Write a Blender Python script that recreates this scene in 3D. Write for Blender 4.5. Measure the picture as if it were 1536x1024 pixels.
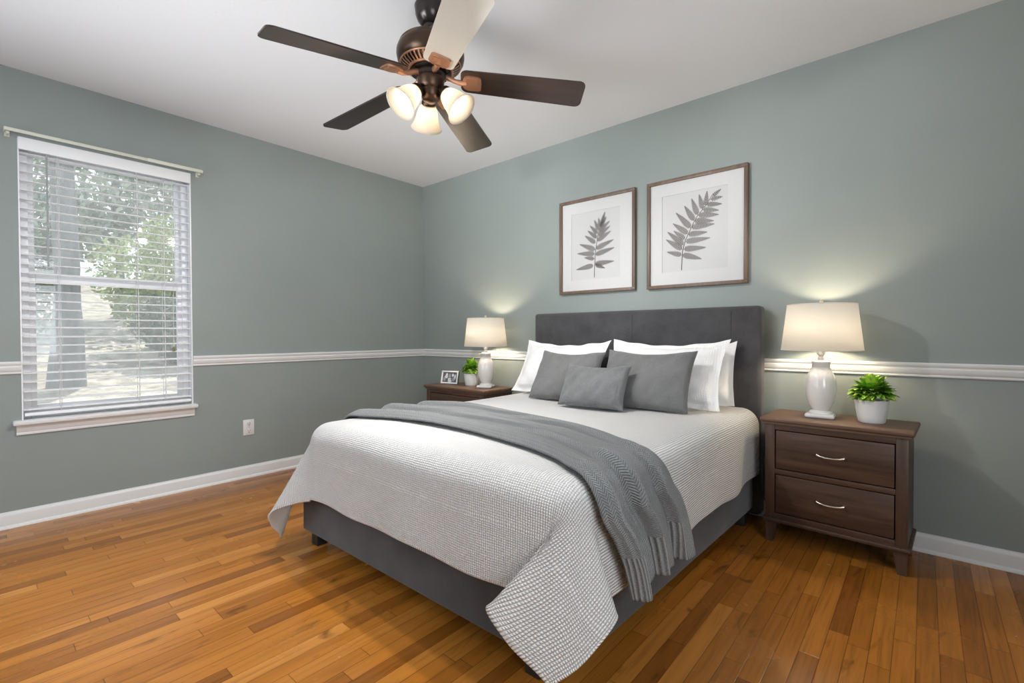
import bpy, bmesh, math, random
import numpy as np
from mathutils import Vector, Matrix

for o in list(bpy.data.objects):
    bpy.data.objects.remove(o)
SC = bpy.context.scene
COL = SC.collection
PI = math.pi
R = math.radians

# ------------------------------------------------------------------ camera
cam = bpy.data.cameras.new('camera')
cam.sensor_width = 36.0
cam.lens = 715.47 / 1536 * 36.0
cam.clip_start = 0.02
co = bpy.data.objects.new('camera', cam)
COL.objects.link(co)
_r = Vector((0.75599912, 0.65456614, -0.00291659))
_u = Vector((-0.00741477, 0.01301903, 0.99988776))
_f = Vector((-0.65453064, 0.75589264, -0.01469583))
co.matrix_world = Matrix(((_r.x, _u.x, -_f.x, 3.66982793), (_r.y, _u.y, -_f.y, -2.93383834),
                          (_r.z, _u.z, -_f.z, 1.01858090), (0, 0, 0, 1)))
SC.camera = co

# ------------------------------------------------------------------ light
W = bpy.data.worlds.new('sky')
SC.world = W
W.use_nodes = True
bg = W.node_tree.nodes['Background']
bg.inputs[0].default_value = (0.80, 0.90, 1.0, 1)
bg.inputs[1].default_value = 1.9

sun = bpy.data.lights.new('sun', 'SUN')
sun.energy = 8.0
sun.angle = R(0.2)
sun.color = (1.0, 0.95, 0.86)
so = bpy.data.objects.new('sun', sun)
COL.objects.link(so)
so.rotation_euler = Vector((0.54, -0.229, -0.81)).to_track_quat('-Z', 'Y').to_euler()

def area(name, loc, target, sx, sy, power, color=(1, 1, 1)):
    l = bpy.data.lights.new(name, 'AREA')
    l.shape = 'RECTANGLE'
    l.size, l.size_y, l.energy, l.color = sx, sy, power, color
    o = bpy.data.objects.new(name, l)
    COL.objects.link(o)
    o.location = loc
    o.rotation_euler = (Vector(target) - Vector(loc)).to_track_quat('-Z', 'Y').to_euler()
    return o

# added fill lamps in unseen, made-up window openings behind and right of the camera
area('added_fill_rear', (1.35, -4.00, 1.30), (1.5, 0, 2.0), 1.9, 1.2, 2.5, (0.92, 0.965, 1.0))
area('added_fill_rear_up', (1.35, -4.02, 1.25), (1.8, -0.8, 2.6), 1.9, 1.1, 13.5, (0.92, 0.965, 1.0)).data.spread = R(60)
area('added_fill_right', (4.82, -2.75, 1.40), (0, -2.2, 1.7), 1.3, 1.3, 30, (0.92, 0.965, 1.0))
# added lamp in the rear opening, aimed down to brighten the floor
area('added_fill_rear_floor', (1.2, -3.98, 1.80), (1.35, -2.75, 0), 1.4, 0.5, 4, (0.85, 0.94, 1.0)).data.spread = R(50)

SC.view_settings.view_transform = 'Standard'
SC.view_settings.look = 'None'
SC.view_settings.gamma = 1.0
SC.view_settings.use_curve_mapping = False
SC.view_settings.exposure = 0.06
SC.cycles.max_bounces = 10
SC.cycles.diffuse_bounces = 6
SC.cycles.transparent_max_bounces = 16
SC.cycles.use_denoising = True
SC.cycles.sample_clamp_indirect = 6.0

# ------------------------------------------------------------------ node helpers
def srgb(r, g, b):
    f = lambda c: (c / 12.92 if c <= 0.04045 else ((c + 0.055) / 1.055) ** 2.4)
    return (f(r / 255), f(g / 255), f(b / 255), 1)

class NT:
    def __init__(s, name, base=(0.8, 0.8, 0.8, 1), rough=0.5, **kw):
        s.m = bpy.data.materials.new(name)
        s.m.use_nodes = True
        s.t = s.m.node_tree
        s.b = s.t.nodes['Principled BSDF']
        s.b.inputs['Base Color'].default_value = base
        s.b.inputs['Roughness'].default_value = rough
        for k, v in kw.items():
            s.b.inputs[k.replace('_', ' ')].default_value = v
        s.tc = None
    def n(s, typ, props=None, **inp):
        nd = s.t.nodes.new(typ)
        for k, v in (props or {}).items():
            setattr(nd, k, v)
        for k, v in inp.items():
            i = int(k[1:]) if k[0] == 'i' and k[1:].isdigit() else k.replace('_', ' ')
            s.put(nd.inputs[i], v)
        return nd
    def put(s, sock, v):
        if isinstance(v, bpy.types.NodeSocket):
            s.t.links.new(v, sock)
        elif isinstance(v, bpy.types.Node):
            s.t.links.new(v.outputs[0], sock)
        else:
            sock.default_value = v
    def coord(s, kind='Object'):
        if s.tc is None:
            s.tc = s.t.nodes.new('ShaderNodeTexCoord')
        return s.tc.outputs[kind]
    def math(s, op, a, b=0.0, c=0.0):
        return s.n('ShaderNodeMath', {'operation': op}, i0=a, i1=b, i2=c).outputs[0]
    def map(s, vec, scale=(1, 1, 1), loc=(0, 0, 0), rot=(0, 0, 0)):
        return s.n('ShaderNodeMapping', None, Vector=vec, Scale=scale, Location=loc, Rotation=rot).outputs[0]
    def noise(s, vec, scale=5, detail=4, rough=0.5, dist=0.0):
        return s.n('ShaderNodeTexNoise', None, Vector=vec, Scale=scale, Detail=detail, Roughness=rough, Distortion=dist).outputs[0]
    def ramp(s, fac, stops, interp='LINEAR'):
        nd = s.n('ShaderNodeValToRGB', None, Fac=fac)
        cr = nd.color_ramp
        cr.interpolation = interp
        while len(cr.elements) < len(stops):
            cr.elements.new(0.5)
        for e, (p, c) in zip(cr.elements, stops):
            e.position = p
            e.color = c if len(c) == 4 else (*c, 1)
        return nd.outputs[0]
    def mix(s, fac, a, b, blend='MIX'):
        nd = s.n('ShaderNodeMix', {'data_type': 'RGBA', 'blend_type': blend})
        s.put(nd.inputs[0], fac); s.put(nd.inputs[6], a); s.put(nd.inputs[7], b)
        return nd.outputs[2]
    def bump(s, h, strength=0.3, dist=0.01):
        nd = s.n('ShaderNodeBump', None, Height=h, Strength=strength, Distance=dist)
        s.put(s.b.inputs['Normal'], nd.outputs[0])
    def set(s, name, v):
        s.put(s.b.inputs[name], v)

def gray(v):
    return (v, v, v, 1)

# ------------------------------------------------------------------ materials
M = {}
def mat_wall():
    k = NT('sage_wall_paint', rough=0.55)
    v = k.coord()
    n = k.noise(v, 1.6, 3, 0.6)
    k.set('Base Color', k.ramp(n, [(0.3, (0.258, 0.293, 0.278)), (0.7, (0.280, 0.315, 0.298))]))
    k.bump(k.noise(v, 140, 3), 0.12, 0.003)
    return k.m
M['wall'] = mat_wall()
def plain(name, base, rough, bump=0.0, bs=60, **kw):
    k = NT(name, base, rough, **kw)
    if bump:
        k.bump(k.noise(k.coord(), bs, 4), bump, 0.003)
    return k.m
M['ceiling'] = plain('white_ceiling_paint', (0.785, 0.79, 0.815, 1), 0.7, 0.15, 90)
M['trim'] = plain('white_trim_paint', (0.74, 0.735, 0.725, 1), 0.35)
M['vinyl'] = plain('white_window_vinyl', (0.82, 0.83, 0.85, 1), 0.35)
M['blind'] = plain('white_blind_slat', (0.88, 0.88, 0.89, 1), 0.4)
M['cord'] = plain('blind_cord', (0.68, 0.68, 0.68, 1), 0.7)
M['wand'] = plain('clear_grey_wand', (0.35, 0.36, 0.36, 1), 0.2)
M['tassel'] = plain('brown_cord_tassel', (0.20, 0.17, 0.06, 1), 0.5)
M['rod'] = plain('ivory_enamel', (0.66, 0.66, 0.56, 1), 0.35)
M['plate'] = plain('outlet_plastic', (0.72, 0.71, 0.69, 1), 0.35)
M['slot'] = plain('dark_slot', (0.03, 0.03, 0.03, 1), 0.6)

def mat_floor():
    k = NT('oak_strip_floor', rough=0.25)
    v = k.coord()
    sep = k.n('ShaderNodeSeparateXYZ', None, Vector=v)
    x, y = sep.outputs[0], sep.outputs[1]
    X = k.math('DIVIDE', k.math('ADD', x, 20.0), 0.057)
    row = k.math('FLOOR', X); fx = k.math('FRACT', X)
    r1 = k.n('ShaderNodeTexWhiteNoise', {'noise_dimensions': '1D'}, W=row).outputs[0]
    r2 = k.n('ShaderNodeTexWhiteNoise', {'noise_dimensions': '1D'}, W=k.math('ADD', row, 0.37)).outputs[0]
    ln = k.math('ADD', k.math('MULTIPLY', r2, 0.55), 0.40)
    Y = k.math('DIVIDE', k.math('ADD', k.math('ADD', y, 30.0), k.math('MULTIPLY', r1, 6.0)), ln)
    seg = k.math('FLOOR', Y); fy = k.math('FRACT', Y)
    cid = k.n('ShaderNodeCombineXYZ', None, X=row, Y=seg).outputs[0]
    wn = k.n('ShaderNodeTexWhiteNoise', {'noise_dimensions': '2D'}, Vector=cid).outputs[0]
    tone = k.ramp(wn, [(0.0, (0.215, 0.072, 0.011)), (0.12, (0.305, 0.108, 0.014)), (0.35, (0.350, 0.126, 0.017)),
                       (0.6, (0.375, 0.138, 0.020)), (0.85, (0.415, 0.160, 0.027)), (1.0, (0.46, 0.190, 0.040))])
    gv = k.n('ShaderNodeCombineXYZ', None, X=k.math('MULTIPLY', x, 55.0), Y=k.math('MULTIPLY', y, 2.6),
             Z=k.math('MULTIPLY', wn, 60.0)).outputs[0]
    g = k.noise(gv, 1.0, 6, 0.62, 0.8)
    grain = k.ramp(g, [(0.25, gray(0.62)), (0.5, gray(0.98)), (0.8, gray(1.14))])
    c1 = k.mix(1.0, tone, grain, 'MULTIPLY')
    gv2 = k.n('ShaderNodeCombineXYZ', None, X=k.math('MULTIPLY', x, 9.0), Y=k.math('MULTIPLY', y, 3.2),
              Z=k.math('MULTIPLY', wn, 31.0)).outputs[0]
    kn = k.ramp(k.noise(gv2, 1.0, 3, 0.55, 1.5), [(0.24, gray(0.32)), (0.37, gray(1.0))])
    c2 = k.mix(0.8, c1, kn, 'MULTIPLY')
    dx = k.math('MINIMUM', fx, k.math('SUBTRACT', 1.0, fx))
    dy = k.math('MULTIPLY', k.math('MINIMUM', fy, k.math('SUBTRACT', 1.0, fy)), k.math('DIVIDE', ln, 0.057))
    d = k.math('MINIMUM', dx, dy)
    gap = k.ramp(d, [(0.0, gray(0.35)), (0.012, gray(0.55)), (0.03, gray(1.0))])
    k.set('Base Color', k.mix(1.0, c2, gap, 'MULTIPLY'))
    wear = k.noise(v, 3.0, 4, 0.6)
    k.set('Roughness', k.ramp(wear, [(0.3, gray(0.17)), (0.7, gray(0.30))]))
    k.set('Specular IOR Level', 0.30)
    h = k.math('ADD', k.math('MULTIPLY', gap, 1.0), k.math('MULTIPLY', g, 0.25))
    h = k.math('ADD', h, k.math('MULTIPLY', k.noise(v, 7.0, 2), 0.5))
    k.bump(h, 0.22, 0.002)
    return k.m
M['floor'] = mat_floor()

def mat_waffle(name, base, lo, p=0.0090, dist=0.0075, strength=1.0):
    k = NT(name, base, 0.85)
    uv = k.coord('UV')
    wob = k.noise(uv, 14.0, 3)
    sep = k.n('ShaderNodeSeparateXYZ', None, Vector=uv)
    w = k.math('MULTIPLY', k.math('SUBTRACT', wob, 0.5), 0.007)
    uu = k.math('ADD', sep.outputs[0], w); vv = k.math('ADD', sep.outputs[1], w)
    a = k.math('ABSOLUTE', k.math('SINE', k.math('MULTIPLY', uu, PI / p)))
    b = k.math('ABSOLUTE', k.math('SINE', k.math('MULTIPLY', vv, PI / (p * 0.85))))
    h = k.math('MULTIPLY', k.math('POWER', a, 0.55), k.math('ADD', k.math('MULTIPLY', k.math('POWER', b, 0.7), 0.5), 0.5))
    h2 = k.math('ADD', h, k.math('MULTIPLY', k.noise(uv, 60.0, 3), 0.25))
    k.bump(h2, strength, dist)
    k.set('Base Color', k.ramp(h, [(0.05, lo), (0.6, base)]))  # groove shade put into the colour: darker where the relief is low
    k.set('Sheen Weight', 0.15)
    return k.m
M['coverlet'] = mat_waffle('white_matelasse', (0.90, 0.885, 0.87, 1), (0.72, 0.705, 0.69, 1))

def mat_weave(name, a, b, scale, bump=0.3, sheen=0.2, mott=4.0, crease=0.0):
    k = NT(name, a, 0.9)
    v = k.coord()
    n1 = k.noise(v, mott, 4, 0.6)
    n2 = k.noise(k.map(v, (scale, scale * 0.25, scale)), 1.0, 3)
    n3 = k.noise(k.map(v, (scale * 0.3, scale, scale * 2.4)), 1.0, 2)
    f = k.math('ADD', k.math('MULTIPLY', n1, 0.5), k.math('MULTIPLY', k.math('ADD', n2, n3), 0.27))
    k.set('Base Color', k.ramp(f, [(0.36, a), (0.66, b)]))
    hh = k.math('ADD', n2, n3)
    if crease:
        cr = k.noise(k.map(v, (16, 16, 5)), 1.0, 3, 0.55, 1.2)
        hh = k.math('ADD', hh, k.math('MULTIPLY', cr, crease))
    k.bump(hh, bump, 0.002)
    k.set('Sheen Weight', sheen)
    return k.m
M['charcoal'] = mat_weave('charcoal_upholstery', (0.028, 0.027, 0.030, 1), (0.074, 0.072, 0.076, 1), 380, 0.45, 0.25, 6.0)
M['grey_linen'] = mat_weave('grey_linen', (0.115, 0.116, 0.116, 1), (0.195, 0.195, 0.194, 1), 330, 0.6, 0.2, 6.0, 5.0)
M['grey_linen_dark'] = mat_weave('dusky_grey_linen', (0.118, 0.122, 0.124, 1), (0.205, 0.210, 0.212, 1), 300, 0.7, 0.2, 8.0, 9.0)
M['white_cotton'] = mat_weave('white_cotton', (0.86, 0.85, 0.84, 1), (0.90, 0.89, 0.88, 1), 240, 0.3, 0.15, 6.0, 9.0)
M['lining'] = plain('mattress_ticking', (0.7, 0.68, 0.66, 1), 0.9)

def mat_ribsham():
    k = NT('white_ribbed_cotton', (0.88, 0.87, 0.855, 1), 0.88)
    uv = k.coord('UV')
    sep = k.n('ShaderNodeSeparateXYZ', None, Vector=uv)
    w = k.math('MULTIPLY', k.math('SUBTRACT', k.noise(uv, 18.0, 2), 0.5), 0.01)
    a = k.math('ABSOLUTE', k.math('SINE', k.math('MULTIPLY', k.math('ADD', sep.outputs[0], w), PI / 0.011)))
    b = k.math('ABSOLUTE', k.math('SINE', k.math('MULTIPLY', sep.outputs[1], PI / 0.012)))
    h = k.math('ADD', k.math('MULTIPLY', k.math('POWER', a, 0.6), 0.7), k.math('MULTIPLY', b, 0.25))
    k.bump(k.math('ADD', h, k.math('MULTIPLY', k.noise(uv, 9.0, 3), 1.2)), 0.55, 0.004)
    k.set('Sheen Weight', 0.15)
    return k.m
M['ribsham'] = mat_ribsham()

def mat_throw():
    k = NT('grey_knit', (0.25, 0.26, 0.265, 1), 0.95)
    uv = k.coord('UV')
    sep = k.n('ShaderNodeSeparateXYZ', None, Vector=uv)
    u, v = sep.outputs[0], sep.outputs[1]
    tri = k.math('PINGPONG', v, 0.011)
    zig = k.math('SINE', k.math('MULTIPLY', k.math('ADD', u, k.math('MULTIPLY', tri, 0.9)), 2 * PI / 0.0062))
    rib = k.math('SINE', k.math('MULTIPLY', v, 2 * PI / 0.0095))
    hem = k.math('GREATER_THAN', u, 1.875)
    body = k.math('MULTIPLY', k.math('SUBTRACT', 1.0, hem), k.math('MULTIPLY', zig, 0.8))
    h = k.math('ADD', body, k.math('MULTIPLY', hem, rib))
    nz = k.noise(uv, 260.0, 3)
    h = k.math('ADD', h, k.math('MULTIPLY', nz, 1.3))
    k.bump(h, 0.9, 0.0032)
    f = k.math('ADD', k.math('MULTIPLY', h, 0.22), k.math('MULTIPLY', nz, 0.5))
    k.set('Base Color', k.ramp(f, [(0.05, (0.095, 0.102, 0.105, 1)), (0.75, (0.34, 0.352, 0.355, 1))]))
    k.set('Sheen Weight', 0.3)
    return k.m
M['throw'] = mat_throw()

def mat_wood(name, dark, mid, light, axis=0, rough=0.42):
    k = NT(name, rough=rough)
    v = k.coord()
    sc = [16.0, 16.0, 16.0]; sc[axis] = 1.6
    sc2 = [70.0, 70.0, 70.0]; sc2[axis] = 3.0
    n1 = k.noise(k.map(v, tuple(sc)), 1.0, 5, 0.6, 1.2)
    n2 = k.noise(k.map(v, tuple(sc2)), 1.0, 4, 0.6)
    f = k.math('ADD', k.math('MULTIPLY', n1, 0.65), k.math('MULTIPLY', n2, 0.35))
    k.set('Base Color', k.ramp(f, [(0.33, dark), (0.5, mid), (0.68, light)]))
    k.bump(n2, 0.15, 0.002)
    return k.m
M['walnut'] = mat_wood('dark_walnut', (0.042, 0.022, 0.014, 1), (0.078, 0.041, 0.026, 1), (0.125, 0.068, 0.043, 1), 0)
M['walnut_v'] = mat_wood('dark_walnut_upright', (0.046, 0.025, 0.017, 1), (0.080, 0.044, 0.029, 1), (0.120, 0.069, 0.045, 1), 2)
M['walnut_top'] = mat_wood('walnut_top', (0.085, 0.045, 0.027, 1), (0.140, 0.077, 0.047, 1), (0.200, 0.117, 0.073, 1), 0, 0.46)
M['frame_wood'] = mat_wood('brown_frame_wood', (0.105, 0.066, 0.046, 1), (0.150, 0.098, 0.070, 1), (0.195, 0.130, 0.095, 1), 2, 0.45)
M['blade'] = mat_wood('espresso_blade', (0.017, 0.010, 0.008, 1), (0.032, 0.019, 0.015, 1), (0.052, 0.032, 0.024, 1), 0, 0.28)
M['blade_glow_paint'] = plain('blade_painted_glow', (0.60, 0.565, 0.50, 1), 0.35)  # glow on a dark blade, put into the colour as cream
M['leg_black'] = plain('black_wood_leg', (0.022, 0.018, 0.016, 1), 0.5)

def mat_bronze():
    k = NT('oil_rubbed_bronze', rough=0.36, Metallic=0.85)
    n = k.noise(k.coord(), 9.0, 4)
    k.set('Base Color', k.ramp(n, [(0.35, (0.050, 0.032, 0.023, 1)), (0.7, (0.105, 0.060, 0.038, 1))]))
    return k.m
M['bronze'] = mat_bronze()
M['copper'] = plain('brushed_copper', (0.46, 0.25, 0.155, 1), 0.42, Metallic=0.75)
M['dark_bronze'] = plain('dark_bronze', (0.035, 0.028, 0.025, 1), 0.25, Metallic=0.6)
M['nickel'] = plain('brushed_nickel', (0.78, 0.72, 0.64, 1), 0.28, Metallic=1.0)
M['ceramic'] = plain('white_glazed_ceramic', (0.78, 0.755, 0.73, 1), 0.12, Coat_Weight=0.4)
M['pot'] = plain('matt_white_pot', (0.78, 0.77, 0.755, 1), 0.4)
M['paper'] = plain('art_paper', (0.56, 0.553, 0.545, 1), 0.8)
M['mat_board'] = plain('white_mat_board', (0.60, 0.592, 0.58, 1), 0.8)
M['fern_ink'] = plain('brown_ink', (0.062, 0.044, 0.033, 1), 0.9)
M['soil'] = plain('dark_soil', (0.03, 0.02, 0.012, 1), 0.95)
M['photo_dark'] = plain('photo_dark_grey', (0.10, 0.105, 0.13, 1), 0.3)
M['photo_light'] = plain('photo_light_grey', (0.66, 0.67, 0.70, 1), 0.3)
M['photo_mid'] = plain('photo_mid_grey', (0.30, 0.31, 0.34, 1), 0.3)
M['white_frame'] = plain('white_photo_frame', (0.80, 0.80, 0.80, 1), 0.35)
M['black_back'] = plain('black_backing', (0.03, 0.028, 0.026, 1), 0.6)

def mat_shade(name, color, trans):
    m = bpy.data.materials.new(name)
    m.use_nodes = True
    t = m.node_tree
    t.nodes.clear()
    out = t.nodes.new('ShaderNodeOutputMaterial')
    d = t.nodes.new('ShaderNodeBsdfDiffuse'); tr = t.nodes.new('ShaderNodeBsdfTranslucent')
    mx = t.nodes.new('ShaderNodeMixShader')
    d.inputs[0].default_value = color; tr.inputs[0].default_value = color
    mx.inputs[0].default_value = trans
    t.links.new(d.outputs[0], mx.inputs[1]); t.links.new(tr.outputs[0], mx.inputs[2])
    t.links.new(mx.outputs[0], out.inputs[0])
    return m
M['shade'] = mat_shade('white_linen_shade', (0.87, 0.855, 0.825, 1), 0.68)
M['glass_shade'] = mat_shade('frosted_glass_shade', (0.86, 0.80, 0.71, 1), 0.68)

def mat_emit(name, color, s):
    m = bpy.data.materials.new(name)
    m.use_nodes = True
    t = m.node_tree
    t.nodes.clear()
    out = t.nodes.new('ShaderNodeOutputMaterial')
    e = t.nodes.new('ShaderNodeEmission')
    e.inputs[0].default_value = color
    e.inputs[1].default_value = s
    t.links.new(e.outputs[0], out.inputs[0])
    return m
M['bulb'] = mat_emit('lit_bulb', (1.0, 0.82, 0.60, 1), 215.0)
M['fan_bulb'] = mat_emit('lit_fan_bulb', (1.0, 0.86, 0.68, 1), 48.0)

def mat_pane():
    m = bpy.data.materials.new('window_glass')
    m.use_nodes = True
    t = m.node_tree
    t.nodes.clear()
    out = t.nodes.new('ShaderNodeOutputMaterial')
    tr = t.nodes.new('ShaderNodeBsdfTransparent'); gl = t.nodes.new('ShaderNodeBsdfGlossy')
    df = t.nodes.new('ShaderNodeBsdfTranslucent')
    tr.inputs[0].default_value = (0.93, 0.95, 0.95, 1)
    gl.inputs['Roughness'].default_value = 0.03
    df.inputs[0].default_value = (0.9, 0.93, 0.97, 1)
    fr = t.nodes.new('ShaderNodeFresnel'); fr.inputs[0].default_value = 1.45
    m1 = t.nodes.new('ShaderNodeMixShader'); m2 = t.nodes.new('ShaderNodeMixShader')
    m2.inputs[0].default_value = 0.09
    t.links.new(fr.outputs[0], m1.inputs[0]); t.links.new(tr.outputs[0], m1.inputs[1]); t.links.new(gl.outputs[0], m1.inputs[2])
    t.links.new(m1.outputs[0], m2.inputs[1]); t.links.new(df.outputs[0], m2.inputs[2])
    t.links.new(m2.outputs[0], out.inputs[0])
    return m
M['pane'] = mat_pane()

def mat_clear():
    m = bpy.data.materials.new('picture_glass')
    m.use_nodes = True
    t = m.node_tree
    t.nodes.clear()
    out = t.nodes.new('ShaderNodeOutputMaterial')
    tr = t.nodes.new('ShaderNodeBsdfTransparent'); gl = t.nodes.new('ShaderNodeBsdfGlossy')
    gl.inputs['Roughness'].default_value = 0.35
    fr = t.nodes.new('ShaderNodeFresnel'); fr.inputs[0].default_value = 1.18
    m1 = t.nodes.new('ShaderNodeMixShader')
    t.links.new(fr.outputs[0], m1.inputs[0]); t.links.new(tr.outputs[0], m1.inputs[1]); t.links.new(gl.outputs[0], m1.inputs[2])
    t.links.new(m1.outputs[0], out.inputs[0])
    return m
M['clear'] = mat_clear()

def mat_leaf(name, dark, mid, tip, sc=26):
    k = NT(name, rough=0.45)
    uv = k.coord('UV')
    sep = k.n('ShaderNodeSeparateXYZ', None, Vector=uv)
    n = k.noise(k.coord(), sc, 2)
    f = k.math('ADD', k.math('MULTIPLY', sep.outputs[1], 0.6), k.math('MULTIPLY', k.math('SUBTRACT', n, 0.35), 0.9))
    k.set('Base Color', k.ramp(f, [(0.1, dark), (0.45, mid), (0.85, tip)]))
    k.set('Specular IOR Level', 0.4)
    return k.m
M['leaf'] = mat_leaf('green_plant_leaf', (0.045, 0.15, 0.014, 1), (0.15, 0.38, 0.025, 1), (0.46, 0.62, 0.08, 1))

def mat_foliage(name, a, b):
    k = NT(name, rough=0.6)
    k.set('Base Color', k.ramp(k.noise(k.coord(), 1.7, 3), [(0.3, a), (0.7, b)]))
    return k.m
M['foliage_yellow'] = mat_foliage('yellow_green_foliage', (0.20, 0.25, 0.09, 1), (0.50, 0.54, 0.28, 1))
M['foliage_dark'] = mat_foliage('dark_green_foliage', (0.09, 0.11, 0.08, 1), (0.22, 0.26, 0.18, 1))
M['foliage_grey'] = mat_foliage('grey_green_foliage', (0.22, 0.25, 0.20, 1), (0.46, 0.49, 0.40, 1))
def mat_bark():
    k = NT('grey_bark', rough=0.9)
    v = k.coord()
    n = k.noise(k.map(v, (14, 14, 3)), 1.0, 5)
    k.set('Base Color', k.ramp(n, [(0.3, (0.12, 0.115, 0.11, 1)), (0.7, (0.22, 0.21, 0.205, 1))]))
    k.bump(n, 0.6, 0.02)
    return k.m
M['bark'] = mat_bark()
def mat_ground():
    k = NT('leaf_litter_ground', rough=0.95)
    v = k.coord()
    n = k.noise(v, 3.5, 6, 0.65)
    k.set('Base Color', k.ramp(n, [(0.34, (0.10, 0.085, 0.07, 1)), (0.5, (0.28, 0.245, 0.20, 1)), (0.66, (0.44, 0.40, 0.34, 1))]))
    k.bump(k.noise(v, 22, 4), 0.7, 0.05)
    return k.m
M['ground'] = mat_ground()

# ------------------------------------------------------------------ mesh builder
class MB:
    def __init__(s):
        s.v = []; s.f = []; s.uv = []; s.has_uv = False
    def add(s, verts, faces, uvs=None):
        o = len(s.v)
        s.v += [tuple(p) for p in verts]
        for i, f in enumerate(faces):
            s.f.append(tuple(j + o for j in f))
            s.uv.append([uvs[j] for j in f] if uvs is not None else None)
        if uvs is not None:
            s.has_uv = True
        return s
    def bm(s, bm, M4=None):
        bm.verts.index_update()
        vs = [(M4 @ v.co) if M4 else v.co.copy() for v in bm.verts]
        fs = [[v.index for v in f.verts] for f in bm.faces]
        bm.free()
        return s.add(vs, fs)
    def box(s, lo, hi, bev=0.0, M4=None, seg=2):
        bm = bmesh.new()
        bmesh.ops.create_cube(bm, size=1)
        c = [(a + b) / 2 for a, b in zip(lo, hi)]; d = [abs(b - a) for a, b in zip(lo, hi)]
        for v in bm.verts:
            v.co = Vector((c[0] + v.co.x * d[0], c[1] + v.co.y * d[1], c[2] + v.co.z * d[2]))
        if bev:
            bmesh.ops.bevel(bm, geom=bm.edges[:], offset=min(bev, min(d) * 0.49), segments=seg, affect='EDGES', profile=0.5)
        return s.bm(bm, M4)
    def lathe(s, prof, n=32, M4=None, close=True):
        vs = []; fs = []
        for (r, z) in prof:
            for i in range(n):
                a = 2 * PI * i / n
                p = Vector((r * math.cos(a), r * math.sin(a), z))
                vs.append(M4 @ p if M4 else p)
        for j in range(len(prof) - 1):
            for i in range(n):
                k = (i + 1) % n
                fs.append((j * n + i, j * n + k, (j + 1) * n + k, (j + 1) * n + i))
        if close:
            if prof[0][0] > 1e-6: fs.append(tuple(reversed(range(n))))
            if prof[-1][0] > 1e-6: fs.append(tuple((len(prof) - 1) * n + i for i in range(n)))
        return s.add(vs, fs)
    def tube(s, pts, r, n=10):
        pts = [Vector(p) for p in pts]
        rs = r if isinstance(r, (list, tuple)) else [r] * len(pts)
        vs = []; fs = []
        up = Vector((0, 0, 1))
        for i, p in enumerate(pts):
            t = (pts[min(i + 1, len(pts) - 1)] - pts[max(i - 1, 0)]).normalized()
            a = t.cross(up)
            if a.length < 1e-3: a = t.cross(Vector((1, 0, 0)))
            a.normalize(); b = a.cross(t)
            for k in range(n):
                an = 2 * PI * k / n
                vs.append(p + (a * math.cos(an) + b * math.sin(an)) * rs[i])
        for i in range(len(pts) - 1):
            for k in range(n):
                q = (k + 1) % n
                fs.append((i * n + k, i * n + q, (i + 1) * n + q, (i + 1) * n + k))
        fs.append(tuple(reversed(range(n)))); fs.append(tuple((len(pts) - 1) * n + k for k in range(n)))
        return s.add(vs, fs)
    def prism(s, poly, h, M4=None):
        n = len(poly)
        vs = [Vector((x, y, 0)) for x, y in poly] + [Vector((x, y, h)) for x, y in poly]
        if M4: vs = [M4 @ v for v in vs]
        fs = [tuple(reversed(range(n))), tuple(range(n, 2 * n))] + [(i, (i + 1) % n, n + (i + 1) % n, n + i) for i in range(n)]
        return s.add(vs, fs)
    def extrude_profile(s, prof, a, b, axis, flip=False):
        """closed profile of (out, z) swept from a to b along an axis ('x' runs along the back wall, 'y' along the left wall)"""
        n = len(prof); vs = []
        for t in (a, b):
            for (o, z) in prof:
                vs.append((t, -o, z) if axis == 'x' else (o, t, z))
        fs = [(i, (i + 1) % n, n + (i + 1) % n, n + i) for i in range(n)]
        fs += [tuple(reversed(range(n))), tuple(range(n, 2 * n))]
        return s.add(vs, fs)
    def build(s, name, mat, parent=None, smooth=True, angle=35, origin=None):
        me = bpy.data.meshes.new(name)
        vs = s.v
        if origin is not None:
            vs = [tuple(Vector(p) - Vector(origin)) for p in vs]
        me.from_pydata(vs, [], s.f)
        if s.has_uv:
            ul = me.uv_layers.new(name='UVMap')
            flat = []
            for f, u in zip(s.f, s.uv):
                for j in range(len(f)):
                    flat.append(u[j] if u else (0, 0))
            ul.data.foreach_set('uv', [c for q in flat for c in q])
        bm = bmesh.new(); bm.from_mesh(me)
        bmesh.ops.recalc_face_normals(bm, faces=bm.faces[:]) if not s.has_uv else None
        bm.to_mesh(me); bm.free()
        if smooth:
            me.polygons.foreach_set('use_smooth', [True] * len(me.polygons))
            me.set_sharp_from_angle(angle=R(angle))
        if mat: me.materials.append(mat)
        o = bpy.data.objects.new(name, me)
        COL.objects.link(o)
        if parent is not None: o.parent = parent
        return o

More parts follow.
